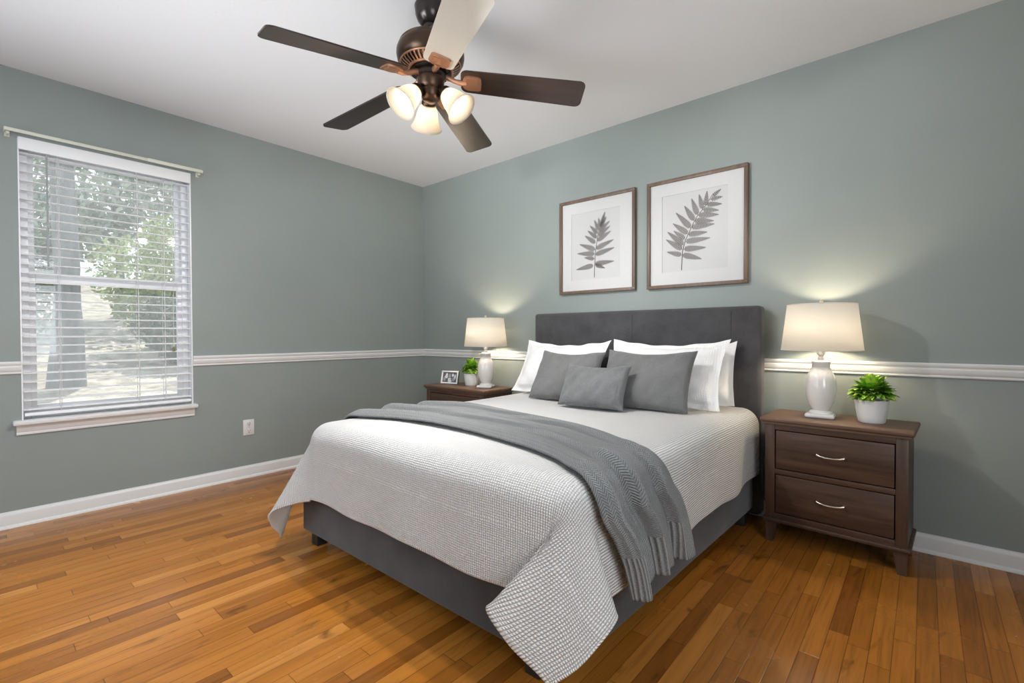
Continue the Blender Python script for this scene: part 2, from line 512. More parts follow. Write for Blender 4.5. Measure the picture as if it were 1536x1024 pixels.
def tag(o, label, cat, group=None, kind=None):
    o['label'] = label; o['category'] = cat
    if group: o['group'] = group
    if kind: o['kind'] = kind
    return o
def thing(name, label, cat, loc=(0, 0, 0), rz=0.0, group=None):
    o = bpy.data.objects.new(name, None)
    o.empty_display_size = 0.1
    COL.objects.link(o)
    o.location = loc; o.rotation_euler = (0, 0, rz)
    return tag(o, label, cat, group)
def struct(name, mb, mat, parent=None, **kw):
    o = mb.build(name, mat, parent, **kw)
    if parent is None: o['kind'] = 'structure'
    return o
def place_mesh(o, loc):
    """move a single-mesh thing's origin to loc while its vertices stay where they are"""
    d = Vector(loc)
    o.data.transform(Matrix.Translation(-d)); o.location = d
    return o
def solidify(o, t, off=-1.0):
    m = o.modifiers.new('thickness', 'SOLIDIFY'); m.thickness = t; m.offset = off
def pose(loc, rx=0, ry=0, rz=0):
    from mathutils import Euler
    return Matrix.Translation(Vector(loc)) @ Euler((rx, ry, rz)).to_matrix().to_4x4()

# ------------------------------------------------------------------ room shell
H = 2.44; XR = 4.75; YF = -3.95; T = 0.14
WY0, WY1, WZ0, WZ1 = -2.725, -1.93, 0.565, 2.085      # opening in the left wall
b = MB(); b.box((0, YF, -0.1), (XR, 0, 0)); struct('floor', b, M['floor'], smooth=False)
b = MB(); b.box((-T, YF - T, H), (XR + T, T, H + 0.1)); struct('ceiling', b, M['ceiling'], smooth=False)
b = MB(); b.box((-T, 0, -0.1), (XR + T, T, H)); struct('wall_back', b, M['wall'], smooth=False)
b = MB()
b.box((-T, YF - T, -0.1), (0, WY0, H)); b.box((-T, WY1, -0.1), (0, 0, H))
b.box((-T, WY0, -0.1), (0, WY1, WZ0)); b.box((-T, WY0, WZ1), (0, WY1, H))
struct('wall_left', b, M['wall'], smooth=False)
b = MB()
for xa, xb in ((0, 0.30), (2.40, XR)): b.box((xa, YF - T, -0.1), (xb, YF, H))
for xa, xb in ((0.30, 2.40),): b.box((xa, YF - T, -0.1), (xb, YF, 0.55)); b.box((xa, YF - T, 2.05), (xb, YF, H))  # unseen opening, added for the rear fill lamps
struct('wall_front', b, M['wall'], smooth=False)
b = MB()
b.box((XR, YF - T, -0.1), (XR + T, -3.45, H)); b.box((XR, -2.05, -0.1), (XR + T, 0, H))
b.box((XR, -3.45, -0.1), (XR + T, -2.05, 0.70)); b.box((XR, -3.45, 2.10), (XR + T, -2.05, H))  # unseen opening, added for the fill lamp on this side
struct('wall_right', b, M['wall'], smooth=False)

base_p = [(0, 0), (0.013, 0), (0.013, 0.066), (0.011, 0.074), (0.006, 0.080), (0.005, 0.086), (0, 0.086)]
shoe = [(0, 0), (0.022, 0), (0.021, 0.010), (0.017, 0.015), (0.012, 0.017), (0, 0.017)]
def baseboard(name, a, bb, ax):
    m = MB(); m.extrude_profile(base_p, a, bb, ax); m.extrude_profile(shoe, a, bb, ax)
    return struct(name, m, M['trim'])
baseboard('baseboard_left', YF, 0, 'y'); baseboard('baseboard_back', 0, XR, 'x')
RZ = 0.816
rail_p = [(0, RZ), (0.009, RZ), (0.011, RZ + 0.005), (0.009, RZ + 0.010), (0.012, RZ + 0.014), (0.017, RZ + 0.022), (0.018, RZ + 0.036),
          (0.013, RZ + 0.042), (0.014, RZ + 0.046), (0.020, RZ + 0.052), (0.021, RZ + 0.060), (0.017, RZ + 0.066), (0, RZ + 0.066)]
for nm, a, bb, ax in (('trim_1', YF, WY0, 'y'), ('trim_2', WY1, 0, 'y'), ('trim_3', 0, XR, 'x')):
    m = MB(); m.extrude_profile(rail_p, a, bb, ax); struct(nm, m, M['trim'])

# ------------------------------------------------------------------ window with blinds
win = bpy.data.objects.new('window_1', None); COL.objects.link(win); win['kind'] = 'structure'
b = MB()   # white jamb lining of the opening
for lo, hi in (((-T, WY0, WZ0), (0.001, WY0 + 0.006, WZ1)), ((-T, WY1 - 0.006, WZ0), (0.001, WY1, WZ1)),
               ((-T, WY0, WZ1 - 0.006), (0.001, WY1, WZ1))):
    b.box(lo, hi)
b.build('jamb', M['vinyl'], win)
b = MB()
y0, y1 = WY0 + 0.006, WY1 - 0.006
b.box((-0.135, y0, WZ0), (-0.062, y0 + 0.034, WZ1 - 0.006), 0.003); b.box((-0.135, y1 - 0.034, WZ0), (-0.062, y1, WZ1 - 0.006), 0.003)
b.box((-0.135, y0 + 0.034, WZ1 - 0.045), (-0.062, y1 - 0.034, WZ1 - 0.006), 0.003); b.box((-0.135, y0 + 0.034, WZ0), (-0.062, y1 - 0.034, WZ0 + 0.03), 0.003)
b.build('frame', M['vinyl'], win)
def sash(name, xa, xb, za, zb, bot, top):
    m = MB(); s = 0.030
    ya, yb = y0 + 0.030, y1 - 0.030
    m.box((xa, ya, za), (xb, ya + s, zb), 0.003); m.box((xa, yb - s, za), (xb, yb, zb), 0.003)
    m.box((xa, ya + s, za), (xb, yb - s, za + bot), 0.003); m.box((xa, ya + s, zb - top), (xb, yb - s, zb), 0.003)
    o = m.build(name, M['vinyl'], win)
    g = MB(); xm = (xa + xb) / 2
    g.box((xm - 0.002, ya + s - 0.004, za + bot - 0.004), (xm + 0.002, yb - s + 0.004, zb - top + 0.004))
    g.build('pane', M['pane'], o, smooth=False)
sash('upper_sash', -0.125, -0.100, 1.32, WZ1 - 0.04, 0.035, 0.03)
sash('lower_sash', -0.098, -0.070, WZ0 + 0.025, 1.365, 0.045, 0.050)
b = MB()
b.box((-0.062, WY0 - 0.035, 0.541), (0.042, WY1 + 0.018, 0.566), 0.006)
b.build('sill', M['trim'], win)
b = MB(); z = 0.487
b.extrude_profile([(0.001, z), (0.010, z), (0.012, z + 0.006), (0.010, z + 0.014), (0.014, z + 0.020), (0.015, z + 0.034), (0.020, z + 0.044), (0.024, z + 0.054), (0.001, z + 0.054)],
                  WY0 - 0.022, WY1 + 0.004, 'y')
b.build('apron', M['trim'], win)

bl = thing('window_blind', 'white horizontal slat blind hanging open in the window', 'blind', (-0.028, (WY0 + WY1) / 2, WZ0))
og = bl.location
b = MB(); b.box((-0.002, WY0 + 0.002, WZ1 - 0.068), (0.012, WY1 - 0.002, WZ1 - 0.002), 0.003)
b.build('valance', M['blind'], bl, origin=og)
b = MB(); b.box((-0.055, WY0 + 0.010, WZ1 - 0.050), (-0.004, WY1 - 0.010, WZ1 - 0.008), 0.003)
b.build('headrail', M['blind'], bl, origin=og)
slats = MB()
CORDS = (WY0 + 0.155, -2.215, WY1 - 0.150)
zt, zb = WZ1 - 0.080, 0.618
NS = 29
for i in range(NS):
    z = zt + (zb - zt) * i / (NS - 1)
    dz = 0.001 * math.sin(i * 3.1); tilt = R(4 + 1.0 * math.sin(i * 1.7))
    n = 8; w = 0.050
    top = []; bot = []
    for j in range(n + 1):
        q = j / n - 0.5
        xx = q * w * math.cos(tilt); zz = z + dz + q * w * math.sin(-tilt) + 0.0035 * (1 - 4 * q * q)
        top.append((xx - 0.028, zz + 0.0012)); bot.append((xx - 0.028, zz - 0.0012))
    pr = top + bot[::-1]
    cuts = [WY0 + 0.008] + [c + d for c in CORDS for d in (-0.006, 0.006)] + [WY1 - 0.008]
    for k in range(0, len(cuts), 2): slats.extrude_profile(pr, cuts[k], cuts[k + 1], 'y')
    for c in CORDS:      # cord holes: the slat runs on in front of and behind each
        for q0, q1 in ((0, 2), (n - 2, n)):
            slats.extrude_profile(top[q0:q1 + 1] + bot[q0:q1 + 1][::-1], c - 0.006, c + 0.006, 'y')
slats.build('slats', M['blind'], bl, origin=og)
b = MB(); b.box((-0.054, WY0 + 0.010, 0.582), (-0.003, WY1 - 0.010, 0.600), 0.004)
b.build('bottom_rail', M['blind'], bl, origin=og)
for yy in CORDS:
    b = MB()
    for xx in (-0.054, -0.002):
        b.tube([(xx, yy, 0.600), (xx, yy, WZ1 - 0.055)], 0.0013, 6)
    b.tube([(-0.028, yy + 0.008, 0.600), (-0.028, yy + 0.008, WZ1 - 0.055)], 0.001, 6)
    b.build('ladder_cord', M['cord'], bl, origin=og)
b = MB(); yy = WY0 + 0.112
b.tube([(0.004, yy, WZ1 - 0.075), (0.006, yy, 1.40)], 0.0042, 8); b.tube([(0.0, yy, WZ1 - 0.055), (0.004, yy, WZ1 - 0.078)], 0.002, 6)
b.build('tilt_wand', M['wand'], bl, origin=og)
b = MB(); yy = WY1 - 0.105
b.tube([(0.004, yy, WZ1 - 0.06), (0.005, yy, 0.945)], 0.0012, 6)
lc = b.build('lift_cord', M['cord'], bl, origin=og)
b = MB(); b.lathe([(0.002, 0.03), (0.005, 0.026), (0.009, 0.004), (0.008, 0.0)], 12, pose((0.005, yy, 0.917)))
b.build('tassel', M['tassel'], lc, origin=og)

rod = thing('curtain_rod', 'flat ivory curtain rod without curtains on the wall above the window', 'curtain rod', (0, -2.325, 2.096))
og = rod.location
b = MB()
b.box((0.052, -2.772, 2.088), (0.060, -2.15, 2.106), 0.003); b.box((0.050, -2.17, 2.0865), (0.062, -1.878, 2.1075), 0.003)
b.box((0.004, -2.776, 2.088), (0.060, -2.768, 2.106), 0.003); b.box((0.004, -1.882, 2.088), (0.060, -1.874, 2.106), 0.003)
b.build('rod', M['rod'], rod, origin=og)
for yy in (-2.762, -1.892):
    b = MB(); b.box((0.0, yy - 0.010, 2.070), (0.004, yy + 0.010, 2.112), 0.001); b.box((0.0, yy - 0.006, 2.074), (0.05, yy + 0.006, 2.086), 0.002)
    b.build('bracket', M['rod'], rod, origin=og)

# ------------------------------------------------------------------ outlet
out = thing('wall_outlet', 'white double wall outlet low on the left wall', 'outlet', (0, -1.591, 0.358))
og = out.location
b = MB(); b.box((0, -1.628, 0.303), (0.007, -1.554, 0.414), 0.003); b.build('cover_plate', M['plate'], out, origin=og)
for zc in (0.385, 0.332):
    b = MB(); b.lathe([(0.0165, 0), (0.0165, 0.002), (0.015, 0.003)], 20, pose((0.006, -1.591, zc), 0, PI / 2, 0))
    rc = b.build('receptacle', M['plate'], out, origin=og)
    b = MB()
    for dy in (-0.0065, 0.0065): b.box((0.0086, -1.591 + dy - 0.0014, zc - 0.001), (0.0096, -1.591 + dy + 0.0014, zc + 0.009))
    b.lathe([(0.003, 0), (0.003, 0.001)], 10, pose((0.0086, -1.591, zc - 0.008), 0, PI / 2, 0))
    b.build('slots', M['slot'], rc, origin=og)
b = MB(); b.lathe([(0.004, 0), (0.004, 0.0015), (0.002, 0.002)], 12, pose((0.0068, -1.591, 0.3585), 0, PI / 2, 0))
b.build('screw', M['nickel'], out, origin=og)

# ------------------------------------------------------------------ bed
XL, XRB, YFT, ZT, RD = 1.49, 3.00, -1.90, 0.615, 0.09
bed = thing('upholstered_bed', 'charcoal upholstered queen bed with a tall plain headboard', 'bed', (2.24, -1.0, 0))
og = bed.location
def headboard():
    # shallow panel with rounded edges and sewn vertical seams on its front
    x0, x1, z1 = 1.452, 3.003, 1.172
    m = MB(); m.box((x0, -0.118, 0.03), (x1, -0.024, z1), 0.022, None, 4)
    return m
hb = headboard().build('headboard', M['charcoal'], bed, origin=og)
for xs in (1.60, 2.25, 2.85):
    b = MB(); b.tube([(xs, -0.1172, 0.5), (xs, -0.1172, 1.140), (xs, -0.112, 1.158), (xs, -0.105, 1.168)], 0.0016, 6)
    b.build('seam', M['leg_black'], hb, origin=og)
# side rails run very slightly skew, as the photo shows
def skew_box(m, pts, z0, z1, bev=0.012):
    bm = bmesh.new()
    vb = [bm.verts.new((x, y, z0)) for x, y in pts]; vt = [bm.verts.new((x, y, z1)) for x, y in pts]
    n = len(pts)
    bm.faces.new(vb[::-1]); bm.faces.new(vt)
    for i in range(n): bm.faces.new((vb[i], vb[(i + 1) % n], vt[(i + 1) % n], vt[i]))
    bmesh.ops.bevel(bm, geom=bm.edges[:], offset=bev, segments=3, affect='EDGES', profile=0.5)
    return m.bm(bm)
b = MB(); skew_box(b, [(2.925, -1.83), (2.925 - 0.07, -1.83), (2.90, -0.12), (2.97, -0.12)], 0.07, 0.36); b.build('side_rail', M['charcoal'], bed, origin=og)
b = MB(); skew_box(b, [(1.42, -1.83), (1.49, -1.83), (1.58, -0.12), (1.51, -0.12)], 0.07, 0.36); b.build('side_rail', M['charcoal'], bed, origin=og)
b = MB(); skew_box(b, [(1.375, -1.852), (2.925, -1.852), (2.925, -1.79), (1.375, -1.79)], 0.07, 0.315); b.build('foot_rail', M['charcoal'], bed, origin=og)
b = MB(); b.box((1.56, -1.79, 0.20), (2.90, -0.125, 0.30), 0.01); b.build('slat_base', M['leg_black'], bed, origin=og)
b = MB(); b.box((1.53, -1.80, 0.30), (2.93, -0.13, 0.590), 0.05, None, 4); b.build('mattress', M['lining'], bed, origin=og)
for lx, ly in ((1.410, -1.825), (2.765, -1.835), (1.50, -0.24), (2.90, -0.24)):
    b = MB(); b.box((lx, ly, 0.0), (lx + 0.055, ly + 0.055, 0.072), 0.004); b.build('leg', M['leg_black'], bed, origin=og)

def crom(xs, ys, x):
    """smooth interpolation of table ys over xs (ys rows of vectors)"""
    xs = np.asarray(xs, float); ys = np.asarray(ys, float)
    i = int(np.clip(np.searchsorted(xs, x) - 1, 0, len(xs) - 2))
    h = xs[i + 1] - xs[i]; t = np.clip((x - xs[i]) / h, 0, 1)
    def sl(k):
        if k <= 0: return (ys[1] - ys[0]) / (xs[1] - xs[0])
        if k >= len(xs) - 1: return (ys[-1] - ys[-2]) / (xs[-1] - xs[-2])
        return (ys[k + 1] - ys[k - 1]) / (xs[k + 1] - xs[k - 1])
    m0, m1 = sl(i) * h, sl(i + 1) * h
    return (2 * t**3 - 3 * t**2 + 1) * ys[i] + (t**3 - 2 * t**2 + t) * m0 + (-2 * t**3 + 3 * t**2) * ys[i + 1] + (t**3 - t**2) * m1

QA = RD * PI / 2
DROP = QA + (ZT - RD - 0.272)
CR = np.array((XRB - RD, YFT + RD)); CL = np.array((XL + RD, YFT + RD))
TAB_R = [(0, (2.91, -1.912, 0.270)), (12, (2.84, -1.930, 0.262)), (24, (2.735, -1.970, 0.247)), (34, (2.83, -1.992, 0.195)),
         (45, (2.963, -1.980, 0.130)), (56, (3.040, -1.925, 0.205)), (68, (3.085, -1.850, 0.292)), (80, (3.035, -1.810, 0.277)), (90, (3.010, -1.81, 0.272))]
TAB_L = [(0, (1.58, -1.912, 0.268)), (15, (1.50, -1.955, 0.250)), (28, (1.405, -2.020, 0.205)), (36, (1.365, -2.000, 0.140)),
         (45, (1.350, -1.950, 0.055)), (58, (1.345, -1.925, 0.140)), (70, (1.335, -1.895, 0.205)), (80, (1.315, -1.870, 0.240)), (90, (1.302, -1.81, 0.270))]
def corner_table(tab, cc, sx):
    xs, ys = [], []
    for deg, tgt in tab:
        ph = R(deg)
        h = DROP / max(math.cos(ph), math.sin(ph)) - QA
        base = np.array((cc[0] + sx * math.sin(ph) * RD, cc[1] - math.cos(ph) * RD, ZT - RD))
        xs.append(deg); ys.append((np.array(tgt) - base) / h)
    return xs, ys
CTR = corner_table(TAB_R, CR, 1); CTL = corner_table(TAB_L, CL, -1)
def prof(d):
    if d < QA: return RD * math.sin(d / RD), RD * (1 - math.cos(d / RD)), 0.0
    return RD, RD, d - QA
def cov_pos(s, t):
    """s across the bed from the left inner edge, t from the head to the foot; both run on over the edges"""
    Wi = CR[0] - CL[0]; Ti = -0.135 - CR[1]
    ds = s - Wi if s > Wi else (-s if s < 0 else 0.0); sx = 1 if s > Wi else -1
    dt = max(0.0, t - Ti)
    x = CL[0] + min(max(s, 0), Wi); y = -0.135 - min(t, Ti)
    zc = ZT + 0.004 * math.sin(x * 7 + 1) * math.sin(y * 6) + 0.006 * (1 - min(1, abs((x - 2.245) / 0.7)) ** 2)
    if ds == 0 and dt == 0: return (x, y, zc)
    if dt == 0:
        o, dn, h = prof(ds)
        wv = 0.006 * math.sin(y * 8 + 0.6) + 0.004 * math.sin(y * 19)
        fl = 0.03 if sx > 0 else 0.03 + 0.71 * min(1.0, (-y / 1.81)) ** 1.5
        return (x + sx * (o + h * fl + wv * h / 0.25), y, zc - dn - h * (1 + 0.03 * math.sin(y * 11 + 2)))
    if ds == 0:
        o, dn, h = prof(dt)
        wv = 0.006 * math.sin(x * 9) + 0.004 * math.sin(x * 17 + 1)
        return (x, y - (o + h * 0.035 + wv * h / 0.25), zc - dn - h * (1 + 0.035 * math.sin(x * 10 + 1)))
    rho = math.hypot(ds, dt); ph = math.degrees(math.atan2(ds, dt))
    o, dn, h = prof(rho)
    c = crom(*(CTR if sx > 0 else CTL), ph)
    n = (sx * math.sin(R(ph)), -math.cos(R(ph)))
    return (x + n[0] * o + c[0] * h, y + n[1] * o + c[1] * h, zc - dn + c[2] * h)
def coverlet():
    Wi = CR[0] - CL[0]; Ti = -0.135 - CR[1]
    def ax(lo, hi, edges, step, fine):
        a = [lo]
        while a[-1] < hi - 1e-6:
            st = fine if any(abs(a[-1] - e) < 0.20 or (e - a[-1]) * g < 0 for e, g in edges) else step
            a.append(min(hi, a[-1] + st))
        return a
    S = ax(-DROP, Wi + DROP, [(0, 1), (Wi, -1)], 0.03, 0.0125)
    Tt = ax(0, Ti + DROP, [(Ti, -1)], 0.03, 0.0125)
    P = np.array([[cov_pos(s, t) for s in S] for t in Tt])
    for _ in range(3):     # relax the creases a little
        Q = P.copy()
        Q[1:-1, 1:-1] = 0.5 * P[1:-1, 1:-1] + 0.125 * (P[:-2, 1:-1] + P[2:, 1:-1] + P[1:-1, :-2] + P[1:-1, 2:])
        P = Q
    ns = len(S); vs = [tuple(p) for row in P for p in row]
    uv = [(s + 1, t + 1) for t in Tt for s in S]
    fs = [(j * ns + i, (j + 1) * ns + i, (j + 1) * ns + i + 1, j * ns + i + 1) for j in range(len(Tt) - 1) for i in range(ns - 1)]
    return MB().add(vs, fs, uv)
cv = coverlet().build('coverlet', M['coverlet'], None, angle=80)
place_mesh(cv, (2.24, -1.0, 0.6))
solidify(cv, 0.007)
tag(cv, 'white quilted coverlet draped over the bed with long hanging corners', 'bedspread')

# ------------------------------------------------------------------ throw
def throw():
    ed = [1.27, 1.45, 1.59, 1.84, 2.28, 2.60, 2.80, 2.91, 3.03, 3.12, 3.22, 3.40]
    yf = [-1.72, -1.71, -1.70, -1.625, -1.612, -1.665, -1.735, -1.80, -1.835, -1.775, -1.72, -1.668]
    yb = [-1.24, -1.22, -1.18, -1.125, -1.195, -1.270, -1.350, -1.405, -1.395, -1.32, -1.275, -1.235]
    NU, NV = 190, 84
    A = np.linspace(1.30, 3.312, NU); vs = []; uv = []
    def saw(x, w):
        f = x - math.floor(x)
        r = f / (1 - w) if f < 1 - w else (1 - f) / w
        return r * r * (3 - 2 * r)
    for a in A:
        f, bk = crom(ed, [[q] for q in yf], a)[0], crom(ed, [[q] for q in yb], a)[0]
        side = min(1.0, max(0.0, (a - 2.80) / 0.35)); side = side * side * (3 - 2 * side)
        for j in range(NV):
            v = j / (NV - 1)
            y = f + (bk - f) * v
            q = v + 0.035 * math.sin(a * 3.0) + 0.012 * math.sin(a * 9 + v * 5)
            hill = 0.028 * saw(0.86 - q * 2.35, 0.14) * min(1, (1 - v) * 6) * min(1, v * 7 + 0.15) + 0.006 * math.sin(a * 7 + v * 9) * 0.5
            wave = 0.050 * saw(0.92 - q * 2.6, 0.17) * min(1.0, 0.2 + v / 0.13) + 0.010 * math.sin(v * 21 + a * 4)
            e = 0.014 + 0.010 * side * math.exp(-v / 0.15) + max(0.0, hill) * (1 - side) + max(0.0, wave) * side
            # position along the cross path over the bed
            xi_r, xi_l = CR[0], CL[0]
            hem = a
            if a > xi_r:
                d = a - xi_r
                rr = RD
                if d < QA:
                    th = d / rr
                    p = (xi_r + (rr + e) * math.sin(th), y, ZT - rr + (rr + e) * math.cos(th))
                else:
                    h = d - QA
                    p = (xi_r + rr + e + 0.05 * h, y, ZT - rr - h * (1 + 0.03 * math.sin(v * 9 + 0.5)))
            elif a < xi_l:
                d = xi_l - a
                if d < QA:
                    th = d / RD
                    p = (xi_l - (RD + e) * math.sin(th), y, ZT - RD + (RD + e) * math.cos(th))
                else:
                    p = (xi_l - RD - e - (0.05 + 0.71 * min(1.0, (-y / 1.81)) ** 1.5) * (d - QA), y, ZT - RD - (d - QA))
            else:
                p = (a, y, ZT + e + 0.006 * (1 - min(1, abs((a - 2.245) / 0.7)) ** 2))
            # cloth lengthens slightly where it swings sideways
            vs.append(p); uv.append((a - 1.30, v * 0.5))
    fs = [(i * NV + j, (i + 1) * NV + j, (i + 1) * NV + j + 1, i * NV + j + 1) for i in range(NU - 1) for j in range(NV - 1)]
    return MB().add(vs, fs, uv)
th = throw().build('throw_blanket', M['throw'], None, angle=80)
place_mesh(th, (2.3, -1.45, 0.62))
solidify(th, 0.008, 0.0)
tag(th, 'grey knitted throw laid across the bed and hanging over its near side', 'throw')

# ------------------------------------------------------------------ pillows
rng = random.Random(4)
def pillow(name, mat, w, h, t, bottom, top_mid, yaw, label, group=None, flange=0.0, pinch=0.07, wr=0.006, seed=1, top=0.2, cat='pillow', roll=0.0):
    """bottom: mid point of the lower edge; top_mid: (y, z) of the mid of the upper corners"""
    n = 46
    r2 = random.Random(seed); ph = [r2.uniform(0, 6.28) for _ in range(12)]
    vs = []; uv = []; fs = []
    N = n + 1
    fw = flange / w * 2; fh = flange / h * 2
    for side in (1, -1):
        for j in range(N):
            for i in range(N):
                u = -1 + 2 * i / n; v = -1 + 2 * j / n
                u = math.copysign(abs(u) ** 0.85, u); v = math.copysign(abs(v) ** 0.85, v)
                px = 1 - pinch * (1 - abs(v) ** 2.2); pz = 1 - (1 - abs(u) ** 1.7) * (top if v > 0 else pinch * 0.4)
                X = w / 2 * u * px; Z = h / 2 * v * pz
                uu = min(1, abs(u) / (1 - fw)); vv = min(1, abs(v) / (1 - fh))
                th_ = t / 2 * ((1 - uu ** 2.4) * (1 - vv ** 2.4)) ** 0.45
                th_ *= 1 - 0.12 * v
                edge = 1 - max(abs(u), abs(v))
                wrk = wr * (math.sin(X * 38 + Z * 17 + ph[0]) * math.sin(Z * 29 + ph[1]) + 0.7 * math.sin((X * Z) * 240 + ph[2]) + 0.5 * math.sin(X * 70 - Z * 60 + ph[3]))
                corner = (abs(u) * abs(v)) ** 2
                y = -side * (th_ + 0.0012) + wrk * (min(1, edge * 5) * 0.8 + 0.25) * (0.5 + corner)
                if flange: y += 0.006 * math.sin(u * 13 + ph[4]) * (1 if edge < fw else 0) * max(abs(v), abs(u))
                vs.append((X, y, Z)); uv.append((X + 1, Z + 1))
        o = 0 if side == 1 else N * N
        for j in range(n):
            for i in range(n):
                q = (o + j * N + i, o + j * N + i + 1, o + (j + 1) * N + i + 1, o + (j + 1) * N + i)
                fs.append(q if side == 1 else q[::-1])
    rim = [j for j in range(N)] + [k * N + n for k in range(1, N)] + [n * N + (n - k) for k in range(1, N)] + [(n - k) * N for k in range(1, n)]
    for a, c in zip(rim, rim[1:] + rim[:1]):
        fs.append((a, N * N + a, N * N + c, c))
    m = MB().add(vs, fs, uv)
    o = m.build(name, mat, None, angle=70)
    bx, by, bz = bottom
    dy, dz = top_mid[0] - by, top_mid[1] - bz
    lean = math.atan2(dy, dz)
    o.rotation_mode = 'XYZ'
    o.rotation_euler = (-lean, roll, yaw)
    L = math.hypot(dy, dz) / 2
    o.location = (bx - 0, by + dy / 2, bz + dz / 2)
    tag(o, label, cat, group)
    return o
WG = 'white pillows against the headboard'; GG = 'large grey cushions'
pillow('pillow', M['white_cotton'], 0.600, 0.360, 0.07, (2.605, -0.245, 0.676), (-0.172, 0.905), 0.0,
       'plain white pillow tucked behind the ribbed one, beside the charcoal headboard edge', WG, 0.025, 0.05, 0.007, 7, roll=R(-3))
pillow('pillow', M['white_cotton'], 0.665, 0.40, 0.15, (1.835, -0.425, 0.642), (-0.240, 0.964), R(1),
       'white pillow at the left side of the bed, behind a grey cushion', WG, 0.028, 0.085, 0.006, 3)
pillow('pillow', M['ribsham'], 0.700, 0.40, 0.145, (2.545, -0.425, 0.646), (-0.270, 0.966), R(-1),
       'white ribbed pillow at the right side of the bed, behind the wide grey cushion', WG, 0.030, 0.085, 0.007, 5)
pillow('cushion', M['grey_linen'], 0.440, 0.335, 0.13, (2.035, -0.630, 0.640), (-0.465, 0.907), R(2),
       'grey linen cushion at the left, leaning on the white pillow', GG, 0.0, 0.06, 0.005, 11, cat='cushion')
pillow('cushion', M['grey_linen'], 0.500, 0.345, 0.14, (2.538, -0.610, 0.645), (-0.465, 0.914), R(3),
       'widest grey linen cushion, leaning on the white ribbed pillow', GG, 0.0, 0.06, 0.005, 13, cat='cushion')
pillow('lumbar_cushion', M['grey_linen_dark'], 0.385, 0.250, 0.12, (2.325, -0.765, 0.640), (-0.655, 0.846), R(4),
       'smallest grey cushion, in front of the two larger grey ones', None, 0.0, 0.07, 0.009, 17, cat='cushion')

# ------------------------------------------------------------------ nightstands
def nightstand(label, x0, x1, dep, zt, yb, rz, group, leg_h=0.10):
    """local frame: centre of the back edge at the origin, front towards -y"""
    w = (x1 - x0); hw = w / 2
    t = thing('nightstand', label, 'nightstand', ((x0 + x1) / 2, yb, 0), rz, group)
    ov = 0.022
    bx0, bx1, by0, by1 = -hw + ov, hw - ov, -dep + ov, -0.012
    b = MB()
    b.box((-hw, -dep, zt - 0.022), (hw, 0, zt), 0.007, None, 3); b.box((-hw + 0.010, -dep + 0.010, zt - 0.034), (hw - 0.010, -0.004, zt - 0.020), 0.004)
    b.build('top', M['walnut_top'], t)
    zb = leg_h + 0.012; zc = zt - 0.034
    st = 0.042
    b = MB()
    # sides, back and bottom boards
    b.box((bx0, by0 + 0.004, zb), (bx0 + 0.018, by1, zc), 0.002); b.box((bx1 - 0.018, by0 + 0.004, zb), (bx1, by1, zc), 0.002)
    b.box((bx0, by1 - 0.010, zb), (bx1, by1, zc), 0.002)
    b.build('carcass', M['walnut_v'], t)
    for xa in (bx0 - 0.001, bx1 - st + 0.001):
        b = MB(); b.box((xa, by0 - 0.004, zb), (xa + st, by0 + 0.030, zc), 0.003); b.build('stile', M['walnut_v'], t)
    dz0, dz1 = zb + 0.030, zc - 0.026
    mid = (dz0 + dz1) / 2
    for za, zz in ((zb, dz0), (mid - 0.012, mid + 0.012), (dz1, zc)):
        b = MB(); b.box((bx0 + st - 0.002, by0, za), (bx1 - st + 0.002, by0 + 0.026, zz), 0.002); b.build('front_rail', M['walnut'], t)
    b = MB()
    b.box((bx0 - 0.012, by0 - 0.016, leg_h), (bx1 + 0.012, by1, leg_h + 0.018), 0.005, None, 3)
    b.build('base_moulding', M['walnut'], t)
    for za, zz in ((dz0, mid - 0.012), (mid + 0.012, dz1)):
        b = MB(); b.box((bx0 + st + 0.003, by0 + 0.001, za + 0.004), (bx1 - st - 0.003, by0 + 0.022, zz - 0.004), 0.003)
        b.box((bx0 + st + 0.02, by0 + 0.02, za + 0.012), (bx1 - st - 0.02, by1 - 0.02, zz - 0.02))
        d = b.build('drawer', M['walnut'], t)
        zc2 = (za + zz) / 2 + 0.004
        b = MB()
        pts = [(-0.052, by0 + 0.002, zc2), (-0.051, by0 - 0.016, zc2), (-0.040, by0 - 0.022, zc2 - 0.003), (-0.02, by0 - 0.026, zc2 - 0.0055), (0, by0 - 0.027, zc2 - 0.006),
               (0.02, by0 - 0.026, zc2 - 0.0055), (0.040, by0 - 0.022, zc2 - 0.003), (0.051, by0 - 0.016, zc2), (0.052, by0 + 0.002, zc2)]
        b.tube(pts, [0.0055, 0.005, 0.0038, 0.0038, 0.004, 0.0038, 0.0038, 0.005, 0.0055], 10)
        b.build('handle', M['nickel'], d)
    for lx in (-1, 1):
        for ly in (by0 - 0.002, by1 - 0.046):
            xa = bx0 + 0.002 if lx < 0 else bx1 - 0.050
            b = MB(); s = 0.048; q = 0.031
            o2 = 0.0 if lx < 0 else s - q
            top = [(xa, ly), (xa + s, ly), (xa + s, ly + s), (xa, ly + s)]
            bot = [(xa + o2, ly + 0.002), (xa + o2 + q, ly + 0.002), (xa + o2 + q, ly + 0.002 + q), (xa + o2, ly + 0.002 + q)]
            vs = [(x, y, 0.0) for x, y in bot] + [(x, y, leg_h + 0.004) for x, y in top]
            b.add(vs, [(3, 2, 1, 0), (4, 5, 6, 7)] + [(i, (i + 1) % 4, 4 + (i + 1) % 4, 4 + i) for i in range(4)])
            b.build('leg', M['walnut_v'], t, smooth=False)
    return t
NSG = 'pair of dark wood nightstands'
NZR, NZL = 0.611, 0.598
